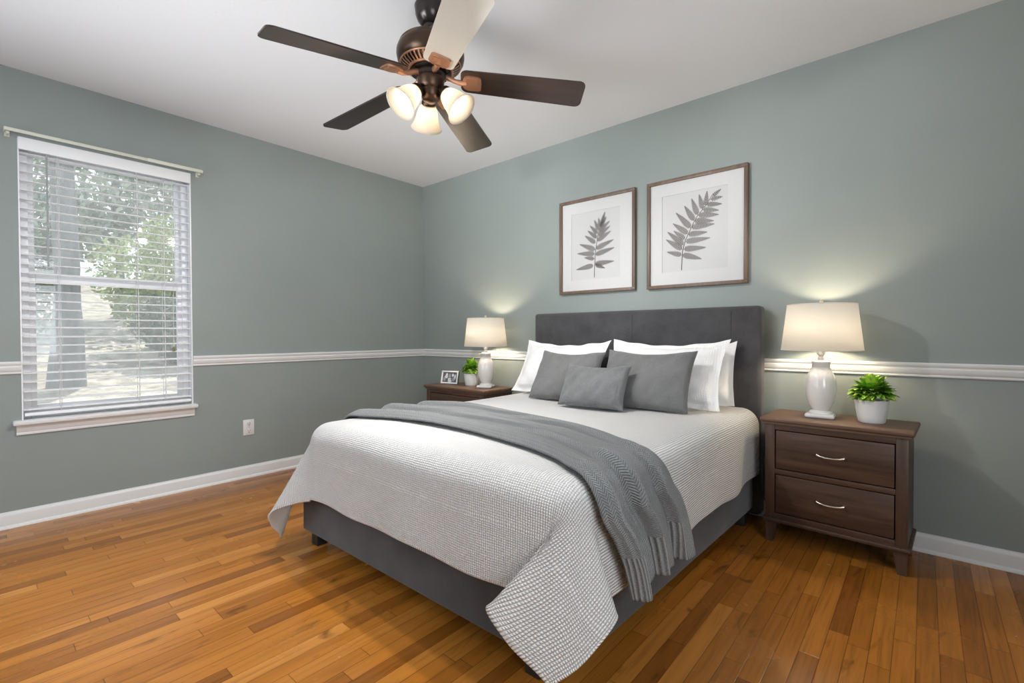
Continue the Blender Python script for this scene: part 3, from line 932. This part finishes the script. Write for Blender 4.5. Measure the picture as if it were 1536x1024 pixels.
nightstand('dark wood two-drawer nightstand to the right of the bed, fully in view', 3.069, 3.658, 0.335, NZR, -0.034, R(-2.6), NSG)
nightstand('dark wood nightstand in the corner beyond the bed, mostly hidden by it', 0.465, 1.205, 0.345, NZL, -0.040, R(-2.0), NSG)

# ------------------------------------------------------------------ table lamps
def table_lamp(label, x, y, z, rz):
    t = thing('table_lamp', label, 'lamp', (x, y, z), rz, 'pair of white ceramic bedside lamps')
    b = MB(); b.box((-0.062, -0.062, 0.0), (0.062, 0.062, 0.022), 0.016, None, 4)
    b.lathe([(0.050, 0.020), (0.049, 0.028), (0.040, 0.034), (0.030, 0.038)], 32)
    b.build('base_plate', M['ceramic'], t)
    b = MB(); b.lathe([(0.034, 0.034), (0.040, 0.042), (0.050, 0.062), (0.060, 0.092), (0.0655, 0.125), (0.0665, 0.150), (0.064, 0.178), (0.056, 0.208), (0.045, 0.230), (0.0385, 0.240),
                       (0.0375, 0.246), (0.0385, 0.248), (0.0385, 0.262), (0.040, 0.264), (0.0395, 0.272), (0.030, 0.277), (0.0, 0.278)], 40)
    b.build('body', M['ceramic'], t, angle=50)
    b = MB(); b.lathe([(0.013, 0.277), (0.014, 0.292), (0.009, 0.296), (0.011, 0.300), (0.016, 0.306), (0.016, 0.366), (0.010, 0.373), (0.0, 0.373)], 20); b.build('socket', M['ceramic'], t)
    b = MB(); b.lathe([(0.0, 0.372), (0.012, 0.374), (0.014, 0.396), (0.026, 0.416), (0.030, 0.436), (0.026, 0.456), (0.014, 0.468), (0.0, 0.471)], 20); b.build('bulb', M['bulb'], t)
    b = MB(); sb, stp = 0.328, 0.549
    b.lathe([(0.171, sb), (0.1455, stp)], 64, None, False)
    sh = b.build('shade', M['shade'], t); solidify(sh, 0.0018)
    for rr, zz in ((0.1705, sb), (0.1455, stp)):
        b = MB(); b.tube([(rr * math.cos(a), rr * math.sin(a), zz) for a in np.linspace(0, 2 * PI, 49)], 0.0022, 6)
        b.build('shade_rim', M['shade'], sh)
    b = MB()
    for k in range(3):
        a = k * 2 * PI / 3; b.tube([(0.012 * math.cos(a), 0.012 * math.sin(a), stp - 0.008), (0.144 * math.cos(a), 0.144 * math.sin(a), stp - 0.003)], 0.0015, 6)
    for sg in (-1, 1):
        b.tube([(sg * 0.016, 0, 0.31), (sg * 0.045, 0, 0.36), (sg * 0.052, 0, 0.42), (sg * 0.04, 0, 0.49), (sg * 0.008, 0, stp - 0.008)], 0.0016, 6)
    b.lathe([(0.012, stp - 0.010), (0.012, stp - 0.004)], 16)
    b.build('harp', M['nickel'], t)
    b = MB(); b.lathe([(0.004, stp - 0.006), (0.004, stp + 0.006), (0.007, stp + 0.009), (0.0095, stp + 0.016), (0.007, stp + 0.023), (0.0, stp + 0.026)], 18); b.build('finial', M['nickel'], t)
    return t
table_lamp('lit white ceramic lamp on the right nightstand, beside the larger potted plant', 3.287, -0.190, NZR, R(2))
table_lamp('lit white ceramic lamp on the far corner nightstand, beside the small photo frame', 1.030, -0.205, NZL, R(28))

# ------------------------------------------------------------------ potted plants
def plant(label, x, y, z, pr, ph_, nl, ll, hgt, seed):
    t = thing('potted_plant', label, 'plant', (x, y, z), 0, 'leafy plants in white pots')
    b = MB(); b.lathe([(0.0, 0.0), (pr * 0.74, 0.0), (pr * 0.80, 0.004), (pr * 0.86, ph_ * 0.25), (pr * 0.95, ph_ * 0.6), (pr, ph_ - 0.006), (pr, ph_), (pr - 0.006, ph_), (pr - 0.008, ph_ - 0.012), (0.0, ph_ - 0.014)], 36)
    b.build('pot', M['pot'], t, angle=50)
    b = MB(); b.lathe([(pr - 0.009, ph_ - 0.013), (0.0, ph_ - 0.006)], 24, None, False); b.build('soil', M['soil'], t)
    rg = random.Random(seed); b = MB()
    for k in range(nl):
        az = rg.uniform(0, 2 * PI); el = math.asin(-0.12 + 1.12 * rg.random())
        L = ll * rg.uniform(0.75, 1.12); wd = L * rg.uniform(0.20, 0.28)
        d = Vector((math.cos(az) * math.cos(el), math.sin(az) * math.cos(el), math.sin(el)))
        q0 = 0.35 + 0.45 * rg.random()
        base = Vector((d.x * pr * 0.95 * q0, d.y * pr * 0.95 * q0, ph_ + hgt * 0.18 + max(0.0, d.z) * (hgt - ll * 0.75) * q0 * 1.2))
        sd = Vector((-math.sin(az), math.cos(az), 0)); nm = d.cross(sd)
        sg = 5; vs = []; uvs = []
        for q in range(sg + 1):
            f = q / sg
            c = base + d * (L * f) - Vector((0, 0, 1)) * (0.30 * L * f * f * math.cos(el))
            ww = wd * (math.sin(PI * (0.06 + 0.90 * f ** 0.75)) ** 0.9)
            for j, e in enumerate((-1, 0, 1)):
                vs.append(c + sd * (ww * e) - nm * (abs(e) * -ww * 0.35)); uvs.append((j * 0.5, f))
        fs = []
        for q in range(sg):
            for j in range(2): fs.append((q * 3 + j, q * 3 + j + 1, q * 3 + j + 4, q * 3 + j + 3))
        b.add(vs, fs, uvs)
    b.build('leaves', M['leaf'], t, angle=60)
    return t
plant('larger leafy green plant in a white pot on the right nightstand', 3.487, -0.205, NZR, 0.064, 0.105, 330, 0.058, 0.105, 3)
plant('smaller leafy green plant in a white pot beside the photo frame', 0.835, -0.175, NZL, 0.062, 0.100, 300, 0.050, 0.115, 9)

# ------------------------------------------------------------------ photo frame
pf = thing('photo_frame', 'small white photo frame with a black and white photo on the corner nightstand', 'photo frame', (0.605, -0.215, NZL + 0.0015), R(16))
TL = pose((0, 0, 0), R(-14), 0, 0)
fw_, fh_ = 0.165, 0.112
def tbox(m, lo, hi, bev=0): return m.box(lo, hi, bev, TL)
b = MB()
bw = 0.013
tbox(b, (-fw_ / 2, -0.010, 0), (fw_ / 2, 0, bw), 0.002); tbox(b, (-fw_ / 2, -0.010, fh_ - bw), (fw_ / 2, 0, fh_), 0.002)
tbox(b, (-fw_ / 2, -0.010, bw), (-fw_ / 2 + bw, 0, fh_ - bw), 0.002); tbox(b, (fw_ / 2 - bw, -0.010, bw), (fw_ / 2, 0, fh_ - bw), 0.002)
b.build('frame', M['white_frame'], pf)
b = MB(); tbox(b, (-fw_ / 2, 0.0, 0), (fw_ / 2, 0.012, fh_), 0.001); b.box((-0.015, 0.004, 0.0), (0.015, 0.055, 0.004)); b.add([(-0.015, 0.022, 0.085), (0.015, 0.022, 0.085), (0.015, 0.056, 0.0), (-0.015, 0.056, 0.0)], [(0, 1, 2, 3)])
b.build('easel_back', M['black_back'], pf)
b = MB(); tbox(b, (-fw_ / 2 + bw, -0.004, bw), (fw_ / 2 - bw, -0.002, fh_ - bw)); ph = b.build('photo', M['photo_dark'], pf)
def ell(m, cx, cz, rx, rz_, n=18, dy=-0.0046):
    vs = [TL @ Vector((cx + rx * math.cos(2 * PI * i / n), dy, cz + rz_ * math.sin(2 * PI * i / n))) for i in range(n)]
    m.add(vs, [tuple(range(n))])
for x, z, rx, rz_ in ((-0.030, 0.078, 0.011, 0.013), (-0.034, 0.060, 0.016, 0.014), (0.030, 0.074, 0.010, 0.013), (0.052, 0.060, 0.008, 0.022), (0.000, 0.040, 0.016, 0.012), (0.004, 0.024, 0.020, 0.009)):
    b = MB(); ell(b, x, z, rx, rz_); b.build('bright_shape', M['photo_light'], ph, smooth=False)
for x, z, rx, rz_ in ((0.000, 0.066, 0.012, 0.020), (0.040, 0.040, 0.012, 0.018), (-0.050, 0.040, 0.012, 0.018), (0.006, 0.036, 0.006, 0.004)):
    b = MB(); ell(b, x, z, rx, rz_, dy=-0.0052); b.build('grey_shape', M['photo_mid'], ph, smooth=False)

# ------------------------------------------------------------------ fern pictures
FERN1 = ([(1.907,1.418),(1.909,1.494),(1.916,1.60),(1.924,1.642),(1.940,1.735),(1.955,1.763),(1.968,1.80),(1.978,1.83)],
  [((1.901,1.504),(1.757,1.485)),((1.909,1.549),(1.826,1.565)),((1.912,1.584),(1.766,1.6)),((1.916,1.611),(1.786,1.665)),((1.918,1.658),(1.83,1.72)),((1.93,1.692),(1.854,1.752)),((1.935,1.721),(1.872,1.785)),((1.943,1.744),(1.907,1.82)),((1.955,1.763),(1.941,1.829))],
  [((1.910,1.513),(2.062,1.518)),((1.912,1.507),(1.992,1.476)),((1.914,1.577),(2.064,1.61)),((1.918,1.617),(2.058,1.665)),((1.928,1.671),(2.037,1.726)),((1.936,1.705),(2.031,1.761)),((1.944,1.733),(2.028,1.796)),((1.956,1.762),(2.003,1.829)),((1.964,1.781),(1.992,1.865))])
FERN2 = ([(2.528,1.413),(2.533,1.523),(2.550,1.59),(2.570,1.632),(2.615,1.72),(2.675,1.788),(2.716,1.848)],
  [((2.530,1.506),(2.435,1.536)),((2.534,1.54),(2.429,1.614)),((2.542,1.566),(2.438,1.661)),((2.551,1.6),(2.478,1.662)),((2.568,1.632),(2.473,1.708)),((2.585,1.665),(2.492,1.772)),((2.605,1.706),(2.545,1.806)),((2.626,1.736),(2.589,1.842)),((2.655,1.766),(2.634,1.859)),((2.672,1.784),(2.681,1.87))],
  [((2.531,1.509),(2.65,1.47)),((2.540,1.542),(2.675,1.536)),((2.551,1.586),(2.699,1.59)),((2.567,1.627),(2.683,1.627)),((2.586,1.668),(2.725,1.669)),((2.604,1.705),(2.72,1.688)),((2.628,1.735),(2.749,1.72)),((2.655,1.765),(2.749,1.745)),((2.677,1.791),(2.766,1.779)),((2.699,1.817),(2.769,1.821)),((2.712,1.833),(2.76,1.866))])
def picture(label, x0, x1, z0, z1, fern, mw, group):
    t = thing('framed_print', label, 'picture', ((x0 + x1) / 2, 0, (z0 + z1) / 2), 0, group)
    og = t.location; fwd = 0.021
    b = MB()
    for lo, hi in (((x0, -0.030, z0), (x1, -0.002, z0 + fwd)), ((x0, -0.030, z1 - fwd), (x1, -0.002, z1)), ((x0, -0.030, z0 + fwd), (x0 + fwd, -0.002, z1 - fwd)), ((x1 - fwd, -0.030, z0 + fwd), (x1, -0.002, z1 - fwd))):
        b.box(lo, hi, 0.0025)
    b.build('frame', M['frame_wood'], t, origin=og)
    b = MB(); b.box((x0 + 0.01, -0.010, z0 + 0.01), (x1 - 0.01, -0.002, z1 - 0.01)); b.build('paper', M['paper'], t, origin=og, smooth=False)
    mx0, mx1, mz0, mz1 = x0 + mw[0], x1 - mw[1], z0 + mw[2], z1 - mw[3]
    b = MB()
    for lo, hi in (((x0 + 0.01, -0.0140, z0 + 0.01), (mx0, -0.0098, z1 - 0.01)), ((mx1, -0.0140, z0 + 0.01), (x1 - 0.01, -0.0098, z1 - 0.01)),
                   ((mx0, -0.0140, z0 + 0.01), (mx1, -0.0098, mz0)), ((mx0, -0.0140, mz1), (mx1, -0.0098, z1 - 0.01))):
        b.box(lo, hi)
    b.build('mat_board', M['mat_board'], t, origin=og, smooth=False)
    stem, ls, rs = fern
    b = MB(); Y = -0.0106
    def quad(p, q, w0, w1):
        d = Vector((q[0] - p[0], q[1] - p[1])); n = Vector((-d.y, d.x)).normalized()
        b.add([(p[0] + n.x * w0, Y, p[1] + n.y * w0), (p[0] - n.x * w0, Y, p[1] - n.y * w0), (q[0] - n.x * w1, Y, q[1] - n.y * w1), (q[0] + n.x * w1, Y, q[1] + n.y * w1)], [(0, 1, 2, 3)])
    def leaflet(p, q, w):
        d = Vector((q[0] - p[0], q[1] - p[1])); n = Vector((-d.y, d.x)).normalized()
        pts = []
        for f, ww in ((0, 0.25), (0.25, 0.9), (0.5, 1.0), (0.75, 0.8), (1, 0.15)): pts.append((p[0] + d.x * f + n.x * w * ww, Y, p[1] + d.y * f + n.y * w * ww))
        for f, ww in ((1, 0.15), (0.75, 0.8), (0.5, 1.0), (0.25, 0.9), (0, 0.25)): pts.append((p[0] + d.x * f - n.x * w * ww, Y, p[1] + d.y * f - n.y * w * ww))
        b.add(pts, [tuple(range(10))])
    for i in range(len(stem) - 1): quad(stem[i], stem[i + 1], 0.0026 - 0.0012 * i / 6, 0.0024 - 0.0012 * i / 6)
    for p, q in ls + rs:
        d = Vector((q[0] - p[0], q[1] - p[1])); L = d.length; u = d / L; n = Vector((-u.y, u.x))
        quad(p, q, 0.0016, 0.0008)
        cnt = max(6, int(L / 0.0088)); wmax = min(0.022, 0.006 + L * 0.125)
        for k in range(cnt):
            f = (k + 0.9) / (cnt + 0.4)
            ll = wmax * min(1.0, 0.55 + 2.2 * f) * (1 - f ** 1.6) ** 0.9 + 0.0015
            c = Vector(p) + u * (L * f)
            for sg in (-1, 1):
                e = c + u * (ll * 0.55) + n * (sg * ll)
                leaflet((c.x, c.y), (e.x, e.y), 0.0027)
    b.build('fern_drawing', M['fern_ink'], t, origin=og, smooth=False)
    b = MB(); b.box((x0 + 0.012, -0.0200, z0 + 0.012), (x1 - 0.012, -0.0180, z1 - 0.012)); b.build('glass', M['clear'], t, origin=og, smooth=False)
    return t
PG = 'framed fern prints above the bed'
picture('brown framed print of an upright symmetrical fern, above the left pillows', 1.620, 2.224, 1.310, 1.984, FERN1, (0.097, 0.115, 0.097, 0.100), PG)
picture('brown framed print of a fern frond slanting to the right, above the right pillows', 2.307, 2.911, 1.306, 1.984, FERN2, (0.097, 0.110, 0.100, 0.098), PG)

# ------------------------------------------------------------------ ceiling fan
FX, FY = 2.040, -1.585
fan = thing('ceiling_fan', 'five blade bronze ceiling fan with three lit glass shades', 'ceiling fan', (FX, FY, H))
Z0 = H
b = MB(); b.lathe([(0.0, 0.0), (0.066, 0.0), (0.068, -0.006), (0.066, -0.018), (0.064, -0.040), (0.056, -0.062), (0.042, -0.080), (0.034, -0.086), (0.0, -0.086)], 40)
b.build('canopy', M['dark_bronze'], fan, angle=50)
b = MB(); b.lathe([(0.030, -0.080), (0.031, -0.098), (0.024, -0.112), (0.0135, -0.118), (0.0135, -0.140), (0.022, -0.146), (0.022, -0.156)], 28); b.build('downrod', M['dark_bronze'], fan, angle=50)
b = MB(); b.lathe([(0.0, -0.150), (0.050, -0.152), (0.105, -0.158), (0.128, -0.166), (0.133, -0.172), (0.131, -0.178), (0.138, -0.184), (0.1445, -0.200), (0.1455, -0.218), (0.142, -0.236), (0.134, -0.250), (0.128, -0.256)], 56, None, False)
mh = b.build('motor_housing', M['bronze'], fan, angle=50)
b = MB(); b.lathe([(0.1275, -0.254), (0.122, -0.258), (0.090, -0.276), (0.086, -0.282), (0.086, -0.290), (0.0, -0.292)], 56, None, False); b.build('vent_plate', M['dark_bronze'], mh, angle=50)
b = MB()
for k in range(40):
    a = 2 * PI * k / 40; c, s_ = math.cos(a), math.sin(a)
    w = 0.0038
    pts = []
    for (r, z) in ((0.126, -0.2535), (0.120, -0.262), (0.092, -0.278)):
        pts += [(r * c - w * s_, r * s_ + w * c, z - 0.0028), (r * c + w * s_, r * s_ - w * c, z - 0.0028)]
    b.add(pts, [(0, 1, 3, 2), (2, 3, 5, 4)])
b.tube([(0.092 * math.cos(a), 0.092 * math.sin(a), -0.279) for a in np.linspace(0, 2 * PI, 49)], 0.006, 8)
b.tube([(0.128 * math.cos(a), 0.128 * math.sin(a), -0.254) for a in np.linspace(0, 2 * PI, 49)], 0.004, 8)
b.build('vent_ribs', M['copper'], mh, angle=50)
b = MB(); b.lathe([(0.058, -0.286), (0.068, -0.294), (0.068, -0.308), (0.060, -0.314), (0.0, -0.316)], 40); b.build('flywheel', M['dark_bronze'], fan, angle=50)
b = MB(); b.lathe([(0.058, -0.312), (0.060, -0.320), (0.058, -0.326), (0.057, -0.348), (0.050, -0.362), (0.046, -0.366)], 40, None, False); b.build('switch_housing', M['bronze'], fan, angle=50)
b = MB(); b.lathe([(0.046, -0.364), (0.044, -0.384), (0.036, -0.402), (0.022, -0.412), (0.0, -0.414)], 36, None, False); b.build('light_fitter', M['bronze'], fan, angle=50)
A0 = 0.765
def blade_outline():
    r0, r1 = 0.130, 0.668; w0, w1 = 0.064, 0.076
    pts = []
    def arc(cx, cy, rr, a0, a1, n=6):
        return [(cx + rr * math.cos(a0 + (a1 - a0) * i / n), cy + rr * math.sin(a0 + (a1 - a0) * i / n)) for i in range(n + 1)]
    k0, k1 = 0.030, 0.028
    pts += arc(r0 + k0, -w0 + k0, k0, -PI, -PI / 2)
    pts += arc(r1 - k1, -w1 + k1, k1, -PI / 2, 0)
    pts += arc(r1 - k1, w1 - k1, k1, 0, PI / 2)
    pts += arc(r0 + k0, w0 - k0, k0, PI / 2, PI)
    return pts
DROOP = math.atan2(0.045, 0.5)
for k in range(5):
    ang = A0 + k * 2 * PI / 5
    TM = Matrix.Rotation(ang, 4, 'Z') @ pose((0.10, 0, -0.318), R(-12), DROOP, 0) @ Matrix.Translation((-0.10, 0, 0))
    b = MB(); b.prism(blade_outline(), 0.006)
    bo = b.build('blade', M['blade_glow_paint' if k == 4 else 'blade'], fan, angle=30)  # one dark blade wears the painted glow
    if k == 4: bo['label'] = 'dark blade with its glow painted on'
    bo.matrix_local = TM                                             # own frame: wood grain runs along the blade
    b = MB()
    q = [(x - 0.058, y) for x, y in [(0.198, -0.022), (0.205, -0.034), (0.222, -0.042), (0.268, -0.039), (0.276, -0.033), (0.278, 0.0), (0.276, 0.033), (0.268, 0.039), (0.222, 0.042), (0.205, 0.034), (0.198, 0.022)]]
    b.prism(q, 0.007, Matrix.Translation((0, 0, -0.0075)))
    q2 = [(0.156, -0.026), (0.204, -0.026), (0.208, 0.0), (0.204, 0.026), (0.156, 0.026)]
    b.prism(q2, 0.003, Matrix.Translation((0, 0, -0.0100)))
    b.tube([(0.154, 0, -0.004), (0.132, 0, -0.007), (0.108, 0, -0.004), (0.085, 0, 0.006), (0.055, 0, 0.014)], [0.014, 0.012, 0.010, 0.011, 0.013], 10)
    b.build('blade_iron', M['copper'], bo, angle=40)
for az in (140, 18, 252):
    a = R(az) * -1        # degrees clockwise from camera right as seen from below
    rgt = Vector((0.756, 0.655, 0)); tow = Vector((0.655, -0.756, 0))
    d = (rgt * math.cos(R(az)) + tow * math.sin(R(az))).normalized()
    tilt = R(43)
    ax = (d * math.sin(tilt) - Vector((0, 0, 1)) * math.cos(tilt)).normalized()
    base = d * 0.058 + Vector((0, 0, -0.372))
    rot = ax.to_track_quat('Z', 'Y').to_matrix().to_4x4()
    TM = Matrix.Translation(base) @ rot
    b = MB(); b.tube([d * 0.02 + Vector((0, 0, -0.368)), d * 0.045 + Vector((0, 0, -0.366)), base + ax * 0.01], 0.012, 12)
    b.lathe([(0.016, -0.004), (0.027, 0.004), (0.031, 0.016), (0.031, 0.026), (0.029, 0.030), (0.0, 0.030)], 28, TM)
    b.build('lamp_socket', M['bronze'], fan, angle=50)
    b = MB(); b.lathe([(0.027, 0.022), (0.031, 0.030), (0.038, 0.045), (0.044, 0.065), (0.048, 0.085), (0.054, 0.105), (0.063, 0.122), (0.069, 0.130)], 40, TM, False)
    sh = b.build('glass_shade', M['glass_shade'], fan, angle=60); solidify(sh, 0.003)
    b = MB(); b.lathe([(0.0, 0.030), (0.011, 0.032), (0.012, 0.044), (0.018, 0.056), (0.021, 0.068), (0.018, 0.080), (0.010, 0.088), (0.0, 0.090)], 18, TM); b.build('bulb', M['fan_bulb'], sh)
    l = bpy.data.lights.new('fan_lamp_light', 'SPOT'); l.energy = 38; l.color = (1.0, 0.98, 0.96); l.spot_size = R(165); l.spot_blend = 0.6; l.shadow_soft_size = 0.03
    lo = bpy.data.objects.new('fan_lamp_light', l); COL.objects.link(lo); lo.parent = fan
    lo.location = base + ax * 0.140; lo.rotation_euler = (-ax).to_track_quat('Z', 'Y').to_euler()

# ------------------------------------------------------------------ outside the window
def gz(x, y): return -0.38 + 0.150 * (-x) + 0.05 * math.sin(x * 0.9 + y) + 0.04 * math.sin(y * 1.3)
b = MB(); n = 40; vs = []
for j in range(n + 1):
    for i in range(n + 1):
        x = -0.2 - 24 * (i / n) ** 1.5; y = -14 + 24 * j / n
        vs.append((x, y, gz(x, y)))
b.add(vs, [(j * (n + 1) + i, j * (n + 1) + i + 1, (j + 1) * (n + 1) + i + 1, (j + 1) * (n + 1) + i) for j in range(n) for i in range(n)])
g = b.build('ground', M['ground']); g['kind'] = 'structure'

def leaf_cloud(cs, count, size, seed, stretch=1.0):
    rg = random.Random(seed); b = MB()
    for _ in range(count):
        cx, cy, cz, rx, ry, rz_ = rg.choice(cs)
        while True:
            p = (rg.uniform(-1, 1), rg.uniform(-1, 1), rg.uniform(-1, 1))
            if 0.15 < p[0] ** 2 + p[1] ** 2 + p[2] ** 2 < 1: break
        c = Vector((cx + p[0] * rx, cy + p[1] * ry, cz + p[2] * rz_))
        q = Vector((rg.gauss(0, 1), rg.gauss(0, 1), rg.gauss(0, 1))).normalized()
        w = q.orthogonal().normalized(); s = size * rg.uniform(0.6, 1.3)
        b.add([c - q * s, c + w * s * 0.5, c + q * s, c - w * s * 0.5], [(0, 1, 2, 3)])
    return b
def tree(name, label, cat, x, y, h, r, cs, count, size, mat, seed, lean=(0, 0)):
    t = thing(name, label, cat, (x, y, gz(x, y) - 0.05))
    og = t.location
    b = MB(); pts = []; rs = []
    for i in range(9):
        f = i / 8
        pts.append((x + lean[0] * f + 0.04 * math.sin(f * 7), y + lean[1] * f + 0.05 * math.sin(f * 5 + 1), og.z + h * f)); rs.append(r * (1.35 - 0.35 * min(1, f * 5)) * (1 - 0.45 * f))
    b.tube(pts, rs, 14)
    b.build('trunk', M['bark'], t, origin=og)
    leaf_cloud(cs, count, size, seed).build('foliage', mat, t, origin=og, smooth=False)
    return t
tree('tree', 'thick grey tree trunk close outside the left part of the window', 'tree', -5.0, -2.06, 6.5, 0.155,
     [(-5.2, -2.3, 4.6, 1.2, 1.6, 1.0), (-5.0, -1.2, 4.3, 1.3, 1.2, 0.8), (-4.6, -3.4, 4.4, 1.2, 1.0, 0.9)], 2600, 0.075, M['foliage_grey'], 1, (-0.2, 0.1))
tree('tree', 'pale leafy tree behind the thick trunk, filling the top of the window', 'tree', -12.5, -0.2, 7.0, 0.11,
     [(-12.5, -0.5, 5.2, 1.4, 1.9, 1.4), (-12.8, 0.9, 4.6, 1.2, 1.5, 1.3), (-12.9, -2.2, 5.0, 1.2, 1.5, 1.6), (-12.5, -1.2, 3.7, 1.0, 1.2, 0.8)], 5200, 0.11, M['foliage_grey'], 2)
def bush(label, x, y, cs, count, size, mat, seed):
    t = thing('bush', label, 'bush', (x, y, gz(x, y) - 0.03), 0, 'bushes outside the window'); og = t.location
    b = MB()
    for k in range(5):
        a = k * 1.3; b.tube([(x, y, og.z), (x + 0.12 * math.cos(a), y + 0.12 * math.sin(a), og.z + 0.5), (x + 0.35 * math.cos(a), y + 0.35 * math.sin(a), og.z + 1.2)], [0.03, 0.022, 0.01], 8)
    b.build('stems', M['bark'], t, origin=og)
    leaf_cloud(cs, count, size, seed).build('foliage', mat, t, origin=og, smooth=False)
bush('yellow-green bush in the middle of the window view', -8.0, -0.45, [(-8.0, -0.7, 2.25, 0.8, 0.75, 0.75), (-8.0, -0.1, 2.7, 0.7, 0.6, 0.8), (-8.0, -0.4, 1.6, 0.6, 0.7, 0.6)], 4200, 0.055, M['foliage_yellow'], 3)
bush('dark bush low at the right of the window view', -6.2, -0.60, [(-6.2, -0.60, 1.22, 0.5, 0.5, 0.48), (-6.2, -0.35, 0.9, 0.5, 0.45, 0.36)], 3200, 0.05, M['foliage_dark'], 4)
bush('dark bush left of the thick trunk in the window view', -9.0, -2.35, [(-9.0, -2.3, 1.6, 0.7, 0.6, 0.8), (-9.0, -2.0, 2.4, 0.6, 0.5, 0.7)], 3200, 0.055, M['foliage_dark'], 5)
